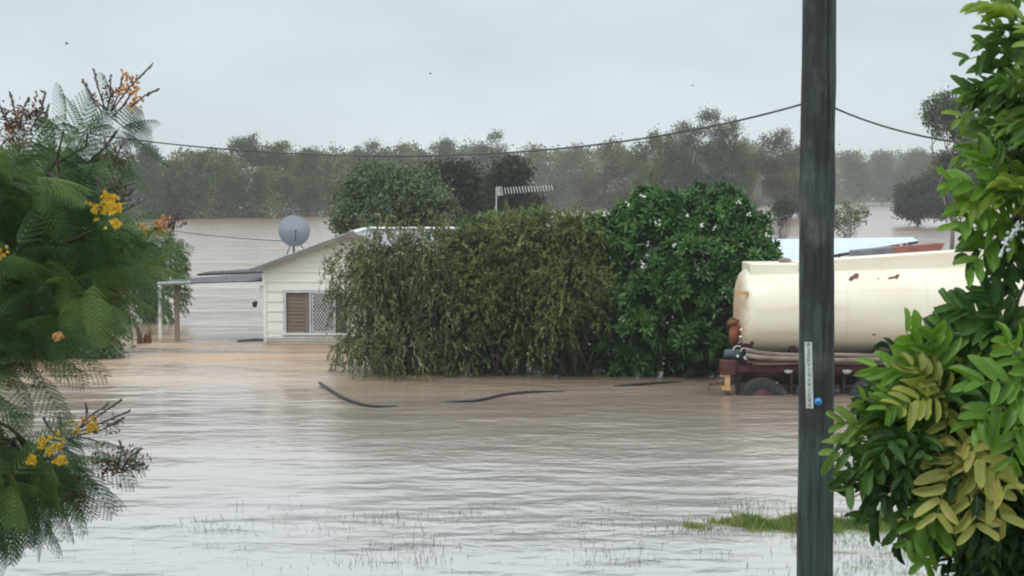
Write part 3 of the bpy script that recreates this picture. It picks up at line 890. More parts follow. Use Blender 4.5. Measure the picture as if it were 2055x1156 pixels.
# ------------------------------------------------------------------ tank trailer
TY = 35.35      # centre plane; the near side is 1.15 m closer
def tx(px, Y=34.3): return P(px, 578, Y)[0]
tr = empty('tank_trailer', (tx(1700), TY, -.52), 'cream tank trailer with a maroon chassis standing wheel-deep in the flood behind the power pole', 'tank trailer')
X0, X1 = tx(1491), tx(2190)
q = MB(); seg = 56
def ring(x, sc, t):
    half_h = (.88 + .09 * t) * sc; zc = 1.63 + .075 * t; hw = 1.17 * sc
    out = []
    for k in range(seg):
        a = 2 * math.pi * k / seg
        ca, sa = math.cos(a), math.sin(a)
        e_ = 2 / 2.25
        out.append((x, TY + hw * abs(ca) ** e_ * (1 if ca > 0 else -1), zc + half_h * abs(sa) ** e_ * (1 if sa > 0 else -1)))
    return out
prof = [(0.0, .02), (.012, .35), (.035, .60), (.07, .78), (.11, .90), (.17, .965), (.235, 1.0)]
rings = [ring(X0 + dx, sc, 0) for dx, sc in prof]
for i in range(1, 14):
    t = i / 14; rings.append(ring(X0 + .235 + (X1 - X0 - .47) * t, 1.0, t))
rings += [ring(X1 - dx, sc, 1) for dx, sc in prof[::-1]]
q.add([p for r in rings for p in r], [(i * seg + k, (i + 1) * seg + k, (i + 1) * seg + (k + 1) % seg, i * seg + (k + 1) % seg) for i in range(len(rings) - 1) for k in range(seg)] + [tuple(range(seg)), tuple(range(len(rings) * seg - 1, (len(rings) - 1) * seg - 1, -1))])
tank = q.build('tank', M['tank'], None, True)
# keep object space origin at the rear end so that the rust follows the end of the tank
tank.data.transform(Matrix.Translation((-X0, -TY, 0))); tank.parent = tr
tank.location = Vector((X0, TY, 0)) - wloc(tr)
def sidepoint(px, py):
    """the near flank of the tank at this photo position"""
    p = P(px, py, 34.3)
    for it in range(12):
        x = tx(px); t = max(0, (x - X0 - .235) / (X1 - X0 - .47)); zc = 1.63 + .075 * t; hh = .88 + .09 * t
        z = p[2]
        u = min(.999, abs((z - zc) / hh)); yy = TY - 1.17 * (1 - u ** 2.25) ** (1 / 2.25)
        p = P(px, py, yy)
    return p
# girth seams
for px_ in (1606, 1700, 1860, 2010):
    q = MB(); x = tx(px_); t = (x - X0 - .235) / (X1 - X0 - .47)
    r = ring(x, 1.004, t); r.append(r[0]); q.tube(r, .006, 4, cap=False); q.build('seam', M['tank'], tank)
def scab(mb, outline, dy=-.008):
    pts = [Vector(sidepoint(*o)) + Vector((0, dy, .004)) for o in outline]
    n_ = len(pts); ctr_ = sum(pts, Vector()) / n_ + Vector((0, -.006, 0))
    bk = [p + Vector((0, .02, 0)) for p in pts]
    mb.add([tuple(p) for p in pts + bk + [ctr_]], [(i, (i + 1) % n_, 2 * n_) for i in range(n_)] + [(i + n_, (i + 1) % n_ + n_, (i + 1) % n_, i) for i in range(n_)])
q = MB(); scab(q, [(1703, 562), (1706, 556), (1712, 553), (1716, 549), (1722, 549), (1724, 554), (1720, 560), (1714, 559), (1711, 563), (1706, 564)]); q.build('rust_patch', M['rustdark'], tank)
q = MB(); scab(q, [(1781, 560), (1786, 556), (1795, 555), (1800, 551), (1806, 551), (1803, 556), (1800, 561), (1796, 558), (1788, 560)]); q.build('rust_patch', M['rustdark'], tank)
q = MB(); scab(q, [(1761, 559), (1763, 557), (1764, 560), (1762, 561)]); q.build('rust_patch', M['rustdark'], tank)
q = MB(); scab(q, [(1749, 672), (1754, 670), (1758, 672), (1753, 674)]); q.build('rust_patch', M['rustdark'], tank)
q = MB(); scab(q, [(1506, 688), (1509, 684), (1513, 689), (1510, 698), (1505, 700)]); q.build('rust_patch', M['rustdark'], tank)
# coaming (raised box along the top) and hatches
q = MB()
cx0, cx1 = tx(1511), tx(1608)
q.box(cx0, cx1, TY - .62, TY + .62, 2.28, P(1510, 529, 34.75)[2], .02)
q.build('spill_box', M['tank'], tank)
q = MB(); q.hexa([(cx1 + .003, TY - .5, 2.3), (X1 - .5, TY - .5, 2.45), (X1 - .5, TY + .5, 2.45), (cx1 + .003, TY + .5, 2.3),
                  (cx1 + .003, TY - .5, P(1608, 527, 34.85)[2]), (X1 - .5, TY - .5, P(2100, 492, 34.85)[2]), (X1 - .5, TY + .5, P(2100, 492, 34.85)[2]), (cx1 + .003, TY + .5, P(1608, 527, 34.85)[2])])
q.build('walkway', M['tank'], tank)
for px_, py_ in ((1575, 521), (1990, 495)):
    c_ = P(px_, py_ + 6, TY); q = MB(); q.lathe([(.13, 0), (.13, .08), (.10, .11), (.02, .12)], (c_[0], TY, c_[2] - .02), (0, 0, 1), 14); q.build('hatch', M['hose'], tank)
q = MB(); q.box(tx(1481), tx(1492) + .1, TY - 1.0, TY - .93, P(1485, 592, 34.4)[2], P(1485, 584, 34.4)[2]); q.build('lamp_bracket', M['amber'], tr)
# rear pump and valves
q = MB()
pc = Vector(P(1474, 668, 34.9))
q.lathe([(.06, -.22), (.10, -.18), (.115, 0), (.10, .12), (.07, .16), (.07, .2)], pc, (0, 0, 1), 16)
q.lathe([(.05, 0), (.09, .02), (.09, .05), (.05, .07), (.04, .3)], pc + Vector((-.02, 0, -.02)), (1, 0, 0), 12)
q.build('pump', M['rust'], tr, True)
q = MB()
q.lathe([(.10, 0), (.12, .03), (.12, .07), (.08, .10), (.03, .13)], pc + Vector((-.03, 0, .16)), (-.2, 0, 1), 16)
q.tube([pc + Vector((-.13, -.02, .10)), pc + Vector((-.16, -.02, .2)), pc + Vector((-.06, -.02, .32)), pc + Vector((.08, -.02, .24))], .02, 7)
q.build('valve', M['rustdark'], tr, True)
q = MB(); q.lathe([(.05, 0), (.05, .22)], pc + Vector((.06, .02, -.28)), (1, 0, .25), 10); q.tube([pc + Vector((0, 0, -.2)), pc + Vector((.02, 0, -.36)), pc + Vector((.1, 0, -.45))], .055, 10)
q.build('outlet_pipe', M['under'], tr)
for (a_, b_) in (((1487, 662), (1484, 668)), ((1486, 676), (1490, 678))):
    q = MB(); q.lathe([(.02, 0), (.03, .02), (.01, .05)], P(a_[0], a_[1], 34.5), (0, -1, 0), 10); q.build('clearance_lamp', M['white'], tr)
# green cylinder, bumper, bracket, coupling
q = MB(); c_ = Vector(P(1452, 711, 34.5)); q.lathe([(.03, 0), (.085, .015), (.105, .05), (.105, .34), (.08, .36)], c_, (1, 0, 0), 20); q.build('air_tank', M['tankgreen'], tr, True)
q = MB()
ps_ = [P(1471, 703, 34.3), P(1474, 697, 34.3), P(1480, 694, 34.3), P(1487, 696, 34.3)]
q.tube(ps_, .014, 6); ps_ = [P(1486, 705, 34.25), P(1490, 699, 34.25), P(1496, 699, 34.25), P(1500, 706, 34.25)]
q.tube(ps_, .014, 6)
q.lathe([(.035, 0), (.045, .03), (.03, .06)], P(1496, 718, 34.25), (0, -1, 0), 10); q.lathe([(.03, 0), (.03, .05)], P(1480, 714, 34.25), (0, -1, 0), 10)
q.build('hose_coupling', M['alu'], tr)
q = MB(); q.box(tx(1447), tx(1477), 34.2, 34.55, P(1460, 752, 34.2)[2], P(1460, 724, 34.2)[2], .012); q.build('bumper', M['maroon'], tr)
q = MB()
q.box(tx(1456), tx(1466), 34.24, 34.42, P(1460, 785, 34.2)[2], P(1460, 752, 34.2)[2] + .0, .006)
q.box(tx(1450), tx(1467), 34.235, 34.5, P(1460, 783, 34.2)[2], P(1460, 777, 34.2)[2]); q.box(tx(1449), tx(1460), 34.235, 34.5, P(1460, 757, 34.2)[2], P(1460, 753, 34.2)[2])
q.build('tow_bracket', M['amber'], tr)
q = MB()
q.tube([P(1456, 768, 34.4), P(1424, 770, 34.4)], .032, 8); q.tube([P(1424, 766, 34.4), P(1423, 784, 34.4)], .022, 8)
q.tube([P(1455, 781, 34.35), P(1466, 792, 34.35), P(1465, 800, 34.35)], .03, 6)
q.build('drawbar_eye', M['rustdark'], tr)
# chassis
q = MB()
z0c, z1c = P(1600, 760, 34.4)[2], P(1600, 735, 34.4)[2]
for yy in (34.75, 35.85):
    q = MB(); q.box(tx(1477), X1 + .2, yy, yy + .1, z0c + .02, z1c); q.build('chassis_rail', M['maroon'], tr)
q = MB(); q.box(tx(1477), X1 + .2, 34.38, 34.44, P(1600, 746, 34.4)[2], P(1600, 734, 34.4)[2])
q.build('chassis_rail', M['maroon'], tr)
q = MB()
q.box(tx(1490), X1 - .4, 34.86, 35.84, z0c - .12, z1c + .1)
for px_ in (1500, 1590, 1760, 1900): q.box(tx(px_), tx(px_) + .1, 34.5, 36.3, .55, 1.02)
for px_ in (1590, 1696): q.box(tx(px_), tx(px_) + .06, 34.46, 34.7, -.1, .6)
q.tube([P(1486, 748, 34.4), P(1480, 765, 34.4), P(1482, 800, 34.4)], .05, 8)
q.build('underframe', M['under'], tr)
for px_ in (1560, 1665, 1755):
    q = MB(); q.hexa([P(px_ - 1, 741, 34.36), P(px_ + 36, 741, 34.36), P(px_ + 36, 741, 34.38), P(px_ - 1, 741, 34.38), P(px_ - 8, 735.5, 34.36), P(px_ + 42, 735.5, 34.36), P(px_ + 42, 735.5, 34.38), P(px_ - 8, 735.5, 34.38)]); q.build('mounting_plate', M['maroon'], tr)
for px_, w_ in ((1576, 9), (1693, 10), (1748, 12)):
    q = MB(); q.lathe([(.02, 0), (w_ * .009, .01), (w_ * .01, .03), (.02, .05)], P(px_ + 6, 743, 34.36), (0, -1, 0), 16); zt_ = P(px_ + 6, 743, 34.36)[2]; q.v = [(v[0], v[1], zt_ + (v[2] - zt_) * (.12 if v[2] > zt_ else .75)) for v in q.v]; q.build('side_lamp', M['white'], tr, True)
# hoses laid along the flank
for (y0_, y1_, dep, rr) in ((709, 713, 34.22, .045), (718, 722, 34.18, .050), (729, 728, 34.24, .035)):
    q = MB(); pts = []
    for i in range(24):
        t = i / 23
        px_ = 1497 + (1640 - 1497) * t * 3.8 + (8 if y0_ == 729 else 0) * 1.5
        yy_ = y0_ + (y1_ - y0_) * min(1, t * 4) + (3 * math.exp(-t * 26) * -2 if y0_ < 720 else 0) + 1.0 * math.sin(t * 18 + y0_)
        pts.append(P(px_, yy_, dep))
    q.tube(pts, rr, 8); q.build('hose', M['hose'], tr, True)
q = MB(); q.box(tx(1500), X1 - .5, 34.2, 34.42, P(1600, 727.5, 34.3)[2], P(1600, 725, 34.3)[2]); q.build('hose_tray', M['rustdark'], tr)
# wheels
wz = P(1530, 802, 34.3)[2]
def wheel_meshes():
    ty = MB(); R0 = .455
    ty.lathe([(.215, .01), (.30, -.012), (.40, -.015), (.44, .005), (R0, .035), (R0, .10), (R0 - .006, .105), (R0, .11), (R0, .17), (.44, .205), (.40, .225), (.215, .21)], (0, 0, 0), (0, 1, 0), 40)
    rm_ = MB(); rm_.lathe([(.214, .004), (.212, .02), (.18, .06), (.15, .04), (.10, .0), (.095, -.03), (.06, -.045), (.01, -.05)], (0, 0, 0), (0, 1, 0), 28)
    nt_ = MB()
    for k in range(8):
        a = 2 * math.pi * k / 8
        nt_.lathe([(.014, 0), (.014, -.03), (.004, -.035)], (.13 * math.cos(a), .015, .13 * math.sin(a)), (0, 1, 0), 6)
    return ty, rm_, nt_
for px_, yy in ((1530, 34.22), (1640, 34.22), (1750, 34.22), (1530, 36.3), (1640, 36.3), (1750, 36.3)):
    ty, rm_, nt_ = wheel_meshes()
    c_ = (tx(px_, 34.3), yy, wz)
    for b_ in (ty, rm_, nt_):
        b_.v = [(v[0] + c_[0], v[1] + c_[1], v[2] + c_[2]) for v in b_.v]
    w_ = ty.build('wheel', M['rubber'], tr, True)
    rm_.build('rim', M['maroon'], w_, True)

# ------------------------------------------------------------------ floating pipes
def fpipe(keys, r, label):
    pts = []
    K = np.array([G(px, py, z) for px, py, z in keys]); t = np.arange(len(keys), dtype=float)
    for q_ in np.linspace(0, len(keys) - 1, 40):
        i = min(int(q_), len(keys) - 2); u = q_ - i
        p0, p1, p2, p3 = K[max(i - 1, 0)], K[i], K[i + 1], K[min(i + 2, len(keys) - 1)]
        pts.append(tuple(.5 * (2 * p1 + (p2 - p0) * u + (2 * p0 - 5 * p1 + 4 * p2 - p3) * u * u + (3 * p1 - p0 - 3 * p2 + p3) * u ** 3)))
    mb = MB(); mb.tube(pts, [r * .8] + [r] * 38 + [r * .6], 8)
    return tag(mb.build('floating_pipe', M['black'], None, True), label, 'pipe', 'black pipes floating in the flood')
fpipe([(641, 768, .05), (665, 783, .03), (690, 798, .03), (730, 812, .03), (765, 816.5, .01), (800, 816, -.01)], .030, 'curved black pipe end sticking out left of the hedge, nearest the house')
fpipe([(885, 808, -.01), (915, 806, .015), (960, 803, .03), (1000, 794, .03), (1040, 788, .03), (1080, 786, .025), (1135, 787, -.01)], .024, 'long wavy black pipe afloat in front of the middle of the hedge')
fpipe([(1232, 777, -.01), (1260, 773, .02), (1300, 770, .025), (1345, 768, .01), (1370, 769, -.02)], .030, 'short faint black pipe afloat just left of the trailer coupling')

# ------------------------------------------------------------------ drift debris
deb = empty('driftwood', G(282, 688), 'brown broken stump and stick standing in the water left of the carport post', 'driftwood')
q = MB(); q.tube([P(296, 692, 46.2), P(297, 672, 46.2), P(301, 665, 46.2)], [.12, .10, .03], 7); q.tube([P(291, 692, 46.2), P(289, 676, 46.1)], [.06, .02], 6); q.build('stump', M['rustdark'], deb)
q = MB(); q.tube([P(281, 692, 46), P(280, 675, 46), P(276, 658, 46), P(268, 648, 46)], [.09, .08, .05, .03], 6); q.build('stick', M['twig'], deb)
q = MB(); q.tube([P(476, 685, 46.6), P(505, 684, 46.8), P(530, 683, 46.9)], [.03, .055, .05], 6)
tag(q.build('floating_plank', M['darkmetal']), 'dark plank afloat against the left corner of the cream house', 'plank')
#PART2
# ------------------------------------------------------------------ foliage materials
M['l_far'] = leaf_mat('far_gum_leaves', [(.026, .055, .016), (.052, .105, .030), (.105, .125, .036), (.17, .155, .060)], .8, .05, .2, .06, .4)
M['l_olive'] = leaf_mat('olive_leaves', [(.055, .06, .026), (.09, .088, .038), (.13, .115, .055)], .8, .05, .15, .12, .3)
M['l_darkgum'] = leaf_mat('dark_leaves', [(.032, .042, .026), (.048, .06, .036), (.078, .085, .052)], .8, .05, .12, .4, .2)
M['l_green'] = leaf_mat('mid_green_leaves', [(.045, .07, .035), (.075, .12, .055), (.13, .17, .09)], .6, .3, .2, .8, .3)
M['l_weep'] = leaf_mat('grey_green_narrow_leaves', [(.036, .058, .020), (.068, .102, .032), (.118, .152, .052), (.27, .29, .15)], .55, .35, .22, .9, .25)
M['l_hedge'] = leaf_mat('olive_green_hedge_leaves', [(.034, .062, .018), (.070, .112, .028), (.118, .155, .040), (.19, .23, .075)], .55, .4, .22, .9, .3)
M['l_frangi'] = leaf_mat('glossy_frangipani_leaves', [(.020, .062, .016), (.036, .105, .024), (.06, .155, .034), (.11, .23, .05)], .45, .35, .22, .9, .25)
M['l_bright'] = leaf_mat('fresh_green_leaves', [(.05, .10, .03), (.10, .17, .05), (.18, .25, .08)], .5, .4, .25, 1.2, .3)
M['l_fern'] = leaf_mat('feathery_leaves', [(.026, .066, .026), (.050, .118, .036), (.090, .165, .042), (.15, .22, .05)], .55, .3, .30, 1.3, .4)
M['l_right'] = leaf_mat('broad_leaflets', [(.016, .050, .016), (.036, .100, .022), (.085, .18, .032), (.21, .31, .05)], .45, .35, .36, 1.6, .25, 45)
M['l_yellow'] = leaf_mat('yellowing_leaflets', [(.25, .30, .06), (.40, .42, .10), (.52, .48, .16)], .45, .4, .34, 2.0, .35, 40)
M['l_lime'] = leaf_mat('young_lime_leaflets', [(.11, .24, .03), (.17, .33, .045), (.27, .42, .08)], .42, .4, .38, 2.0, .3, 40)
M['l_red'] = leaf_mat('reddish_young_leaves', [(.07, .035, .035), (.12, .055, .05), (.17, .09, .06)], .6, .3, .2, 3.0, .2)
M['pet_y'] = leaf_mat('yellow_petals', [(.45, .26, .02), (.62, .42, .04), (.74, .56, .10)], .6, .2, .3, 6.0, .2)
M['pet_o'] = leaf_mat('orange_petals', [(.38, .17, .05), (.58, .30, .09), (.78, .55, .30)], .6, .2, .3, 6.0, .3)
M['pet_w'] = leaf_mat('white_petals', [(.75, .76, .68), (.82, .82, .76), (.85, .84, .74)], .5, .3, .2, 6.0, .1)
M['grass'] = leaf_mat('lush_grass', [(.08, .13, .03), (.15, .22, .05), (.28, .30, .11)], .55, .3, .25, 2.0, .3)
M['reed'] = leaf_mat('dull_reeds', [(.035, .05, .035), (.07, .09, .06), (.14, .15, .10)], .7, .2, .1, 2.0, .3)

def bl(px, py, Y, rx, rz_, ry):
    k = F / Y
    x, y, z = P(px, py, Y)
    return (x, y, z, rx / k, ry, rz_ / k)
# note: blobs are (x, y, z, rx, ry, rz)

Y_LOW = True
def lumps(seed, blobs, n, r, out=.8):
    """many small irregular lumps on the front and top of the big masses, so that light and shade break up"""
    rg = np.random.default_rng(seed)
    p, d = blob_points(rg, blobs, n * 4, .85, .2)
    k = (d[:, 1] < .45) & (rg.random(len(p)) < np.clip((p[:, 2] - .1) / 1.3, .12, 1))
    p, d = p[k][:n], d[k][:n]
    res = []
    for q_, e_ in zip(p, d):
        s_ = r * rg.uniform(.45, 1.55)
        q_ = q_ + e_ * s_ * (out - .9)
        res.append((q_[0], q_[1], q_[2], s_ * rg.uniform(.8, 1.4), s_, s_ * rg.uniform(.7, 1.15)))
    return res

def tree(name, label, cat, loc, blobs, mat, bark, trunk_r, ncl, per, crad, L, W, seed, T=T_DIAMOND, spray=None, group=None,
         inner=.5, limbs=10, droop=.2, split=.35, ztop=None, up=.15, tint0=.5, lean=(0, 0), stems=1, zmin=.02, root=None, tint_c=.25, lump=None):
    rng = np.random.default_rng(seed)
    o = empty(name, loc, label, cat, group)
    B = np.array(blobs)
    c0 = np.average(B[:, :3], axis=0, weights=B[:, 3])
    tb = MB()
    base = np.array(loc, float)
    if lump:
        blobs = [tuple(q_[:3]) + tuple(v * .90 for v in q_[3:]) for q_ in blobs]
        blobs = lumps(seed + 5, blobs, lump[0], lump[1], .55) + [(q_[0], q_[1] + (1.15 if q_[2] < 1.15 and Y_LOW else 0), q_[2], q_[3] * .92, q_[4] * .8, q_[5] * .88) for q_ in blobs]
    pts, dirs = blob_points(rng, blobs, ncl, inner, up, zmin)
    ends = pts[rng.choice(len(pts), min(limbs, len(pts)), replace=False)]
    for sI in range(stems):
        ba = base + (np.array([rng.normal() * .25, rng.normal() * .25, 0]) if stems > 1 else 0)
        fork = ba + (c0 - ba) * split + np.array([lean[0], lean[1], 0])
        limb(tb, rng, ba, fork, trunk_r, trunk_r * .75, .10, 8, 5)
        for e_ in ends[sI::stems]:
            m1 = limb(tb, rng, fork, e_, trunk_r * .42, trunk_r * .10, .45, 5, 6, .06)
    tb.build('trunk', M[bark], o, True)
    lv = Leaves()
    if spray: sprays(lv, rng, pts, dirs, per, spray[0], L, W, spray[1], T, tint_c, tint0)
    else: clump_leaves(lv, rng, pts, dirs, per, crad, L, W, T, droop, .4, tint_c, .18, tint0)
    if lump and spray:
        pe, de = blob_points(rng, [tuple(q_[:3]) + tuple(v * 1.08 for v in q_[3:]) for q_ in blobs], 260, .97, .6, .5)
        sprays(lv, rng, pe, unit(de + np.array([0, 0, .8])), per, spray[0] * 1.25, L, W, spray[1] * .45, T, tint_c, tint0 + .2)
    if lump:      # leafy fill inside the shrub, tinted dark as painted inner shade
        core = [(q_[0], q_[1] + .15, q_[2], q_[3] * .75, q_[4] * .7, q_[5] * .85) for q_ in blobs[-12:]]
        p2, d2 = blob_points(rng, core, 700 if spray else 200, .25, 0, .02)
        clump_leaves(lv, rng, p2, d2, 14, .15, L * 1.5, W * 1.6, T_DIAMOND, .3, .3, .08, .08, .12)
    # nothing hangs below the water
    lv.v = [np.maximum(v, [[-1e9, -1e9, .004]]) if zmin is not None else v for v in lv.v]
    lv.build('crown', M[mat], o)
    return o

# ------------------------------------------------------------------ the hedge in front of the house
GRP = 'shrubs of the hedge in front of the house'
def root_at(px, Y): 
    x = P(px, 578, Y)[0]
    return (x, Y, gz(x, Y))
tree('weeping_shrub', 'grey-green weeping shrub with narrow hanging leaves, nearest the house window', 'shrub', root_at(790, 38.6),
     [bl(772, 590, 38.4, 68, 78, 1.0), bl(850, 600, 38.5, 95, 95, 1.2), bl(762, 680, 38.0, 66, 75, .95), bl(700, 718, 37.7, 40, 38, .5), bl(716, 600, 38.0, 16, 50, .4), bl(880, 690, 38.2, 90, 80, 1.1),
      bl(790, 535, 38.6, 62, 50, .9), bl(724, 540, 38.5, 20, 46, .4), bl(800, 700, 37.9, 80, 70, 1.0), bl(900, 640, 37.9, 70, 90, .9), bl(830, 740, 37.9, 110, 30, 1.0), bl(870, 525, 38.5, 50, 45, .9)],
     'l_weep', 'bark_dark', .09, 3000, 13, .1, .115, .026, 11, spray=(.50, .95), limbs=26, stems=4, split=.3, inner=.6, group=GRP, tint0=.45, lump=(22, .40))
tree('hedge_shrub', 'olive green dense shrub in the middle of the hedge, below the television antenna', 'shrub', root_at(1020, 38.3),
     [bl(985, 600, 38.3, 85, 90, 1.1), bl(1050, 515, 38.6, 74, 84, 1.1), bl(1010, 690, 38.0, 90, 75, 1.1), bl(975, 495, 38.8, 40, 40, .7), bl(935, 520, 38.9, 45, 45, .7), bl(1000, 735, 37.9, 110, 30, 1.0), bl(1040, 600, 37.8, 70, 90, .9)],
     'l_hedge', 'bark_dark', .09, 2700, 15, .1, .085, .034, 12, spray=(.28, .6), limbs=24, stems=4, split=.3, inner=.6, group=GRP, lump=(24, .42))
tree('hedge_shrub', 'brownish olive shrub of the hedge pressed against the broad-leaved frangipani', 'shrub', root_at(1160, 37.9),
     [bl(1150, 600, 37.9, 85, 80, 1.1), bl(1130, 690, 37.7, 100, 74, 1.1), bl(1195, 660, 37.9, 60, 80, 1.0), bl(1150, 500, 38.6, 55, 60, .8), bl(1170, 738, 37.7, 120, 30, 1.0)],
     'l_hedge', 'bark_dark', .09, 2300, 15, .1, .085, .034, 13, spray=(.28, .75), limbs=22, stems=4, split=.3, inner=.6, group=GRP, tint0=.45, lump=(20, .40))
tree('airy_shrub', 'thin pale yellow-green shrub rising over the roof ridge beside the antenna mast', 'shrub', root_at(1010, 39.8),
     [bl(1000, 465, 39.8, 55, 38, .6), bl(1080, 455, 39.8, 50, 36, .6), bl(930, 480, 39.8, 40, 30, .5), bl(1120, 480, 39.8, 40, 40, .5), bl(880, 490, 40.2, 20, 24, .4)],
     'l_bright', 'bark_grey', .05, 330, 10, .1, .13, .04, 14, spray=(.3, .4), limbs=22, stems=3, split=.5, inner=.3, group=GRP, tint0=.45)

# frangipani: rosettes of long leaves at the branch ends, white flowers
def frangipani():
    rng = np.random.default_rng(21)
    loc = root_at(1370, 38.4)
    o = empty('frangipani_tree', loc, 'big dome-shaped frangipani with long glossy leaves and small white flowers, left of the tanker', 'tree')
    blobs = [bl(1350, 550, 38.6, 140, 165, 1.9), bl(1440, 560, 38.5, 100, 130, 1.6), bl(1290, 640, 38.1, 95, 110, 1.4), bl(1430, 680, 37.9, 75, 70, 1.1), bl(1225, 520, 38.8, 55, 80, .9), bl(1360, 670, 37.8, 110, 75, 1.2), bl(1495, 470, 38.7, 52, 50, .9), bl(1330, 735, 37.9, 130, 40, 1.2), bl(1440, 730, 38.2, 60, 35, 1.2), bl(1250, 700, 37.9, 70, 55, 1.0), bl(1370, 440, 38.6, 120, 58, 1.3)]
    blobs = [tuple(q_[:3]) + tuple(v * .9 for v in q_[3:]) for q_ in blobs]
    blobs = lumps(9, blobs, 46, .38, .55) + [(q_[0], q_[1] + (.6 if q_[2] < 1.2 else 0), q_[2], q_[3] * .9, q_[4] * .9, q_[5] * .9) for q_ in blobs]
    pts, dirs = blob_points(rng, blobs, 1900, .66, .28, .03)
    n = len(pts)
    per = 15
    i = np.tile(np.arange(per), n)
    c = np.repeat(pts, per, 0); d = np.repeat(unit(dirs + rng.normal(size=dirs.shape) * .25 + np.array([0, 0, .35])), per, 0)
    hlp = np.where(np.abs(d[:, 2:3]) > .95, np.array([[1., 0, 0]]), np.array([[0., 0, 1]]))
    u = unit(np.cross(d, hlp)); w = np.cross(d, u)
    az = i * 2.4 + np.repeat(rng.random(n) * 6.28, per)
    tilt = .25 + .75 * (i / per) + rng.normal(size=len(i)) * .08
    rad = u * np.cos(az)[:, None] + w * np.sin(az)[:, None]
    ax = unit(rad * np.sin(tilt * 1.5)[:, None] + d * np.cos(tilt * 1.5)[:, None] + np.array([0, 0, -.12]))
    nr = unit(d - ax * (d * ax).sum(1, keepdims=True) + rng.normal(size=ax.shape) * .15)
    L = .25 * rng.uniform(.75, 1.2, len(i))
    tint = np.clip(.45 + np.repeat(rng.normal(size=n) * .16, per) + (.18 - .3 * i / per) + rng.normal(size=len(i)) * .08, 0, 1)
    lv = Leaves(); lv.add(T_FOLD, c, ax, nr, L, L * .27, tint)
    lv.v = [np.maximum(v, [[-1e9, -1e9, .004]]) for v in lv.v]
    p2, d2 = blob_points(rng, blobs, 500, .3, 0, .02)
    clump_leaves(lv, rng, p2, d2, 14, .16, .20, .06, T_DIAMOND, .3, .4, .1, .1, .25)  # inner filler leaves kept dark: crown shade painted into the tint
    lv.v = [np.maximum(v, [[-1e9, -1e9, .004]]) for v in lv.v]
    lv.build('crown', M['l_frangi'], o)
    tb = MB()
    base = np.array(loc)
    for k in range(4):
        fork = base + np.array([rng.normal() * .5, rng.normal() * .4, 1.3])
        limb(tb, rng, base + rng.normal(size=3) * [.15, .15, 0], fork, .14, .10, .1, 8, 5)
        for e_ in pts[rng.choice(n, 9)]: limb(tb, rng, fork, e_, .06, .02, .5, 6, 6, .05)
    tb.build('trunk', M['bark_dark'], o, True)
    spots = [(1290, 393), (1320, 446), (1352, 490), (1300, 486), (1411, 452), (1432, 457), (1452, 503), (1418, 508), (1480, 408), (1535, 452), (1540, 470), (1347, 595), (1359, 602), (1340, 645), (1348, 640), (1470, 558), (1478, 565), (1499, 545), (1260, 410), (1215, 430), (1390, 500), (1250, 640), (1445, 620), (1505, 430), (1379, 430), (1330, 720)]
    for (px, py) in spots:
        base_ = np.array(P(px, py, 36.5)); cc = np.array(P(1370, 580, 38.5))
        # slide along the ray to the front of the dome
        best = pts[np.argmin(((pts[:, [0, 2]] * 38.0 / pts[:, 1:2] * 1.0 - np.array([base_[0] / 36.5 * 38, H + (base_[2] - H) / 36.5 * 38]) + np.array([0, 0])) ** 2).sum(1) + np.maximum(0, pts[:, 1] - 37.6) * .1)]
        Yq = best[1] - .18
        q_ = np.array(P(px, py, Yq))
        fl = Leaves(); m_ = rng.integers(3, 6)
        fpos = q_ + rng.normal(size=(m_, 3)) * .035
        for fp in fpos:
            a = np.arange(5) * 1.2566 + rng.random() * 6
            axd = np.stack([np.cos(a), -.5 * np.ones(5), np.sin(a)], 1)
            fl.add(T_DIAMOND, np.repeat(fp[None], 5, 0), axd, np.tile([[0, -1., .3]], (5, 1)), .029, .022, rng.random(5))
        fl.build('flower_cluster', M['pet_w'], o)
frangipani()

# ------------------------------------------------------------------ trees behind the house and shrubs in the water
def T2(name, label, px, Y, blobs, mat, bark, tr_, ncl, per, crad, L, W, seed, **k):
    return tree(name, label, k.pop('cat', 'tree'), root_at(px, Y), [bl(*b_) for b_ in blobs], mat, bark, tr_, ncl, per, crad, L, W, seed, **k)
T2('leafy_tree', 'mid green leafy tree right behind the roof ridge of the cream house', 780, 62,
   [(740, 410, 62, 55, 50, 1.4), (800, 400, 61.5, 68, 55, 1.6), (850, 425, 61, 50, 45, 1.4), (705, 440, 61, 40, 32, 1), (770, 450, 60.5, 80, 30, 1.4), (770, 375, 62, 45, 36, 1)], 'l_green', 'bark_grey', .16, 1000, 26, .16, .17, .09, 31, inner=.4, limbs=20, lump=(30, .5), tint0=.8)
T2('dark_tree', 'dark narrow evergreen left of the television antenna, behind the house', 912, 88,
   [(915, 395, 88, 36, 50, 1.3), (890, 430, 88, 34, 45, 1.3), (940, 430, 88, 30, 40, 1.2), (905, 470, 87, 45, 40, 1.4), (870, 380, 90, 30, 45, 1.2)], 'l_darkgum', 'bark_dark', .2, 750, 26, .25, .24, .11, 32, inner=.4, limbs=10, lump=(16, .7))
T2('dark_tree', 'small dark round-headed tree rising directly above the television antenna', 1010, 98,
   [(1022, 350, 98, 34, 24, 1.0), (1008, 385, 98, 36, 32, 1.1), (1000, 420, 98, 46, 34, 1.4), (1040, 430, 98, 36, 30, 1.2), (985, 455, 98, 44, 25, 1.2)], 'l_darkgum', 'bark_dark', .2, 620, 26, .25, .26, .12, 33, inner=.4, limbs=10, lump=(16, .7))
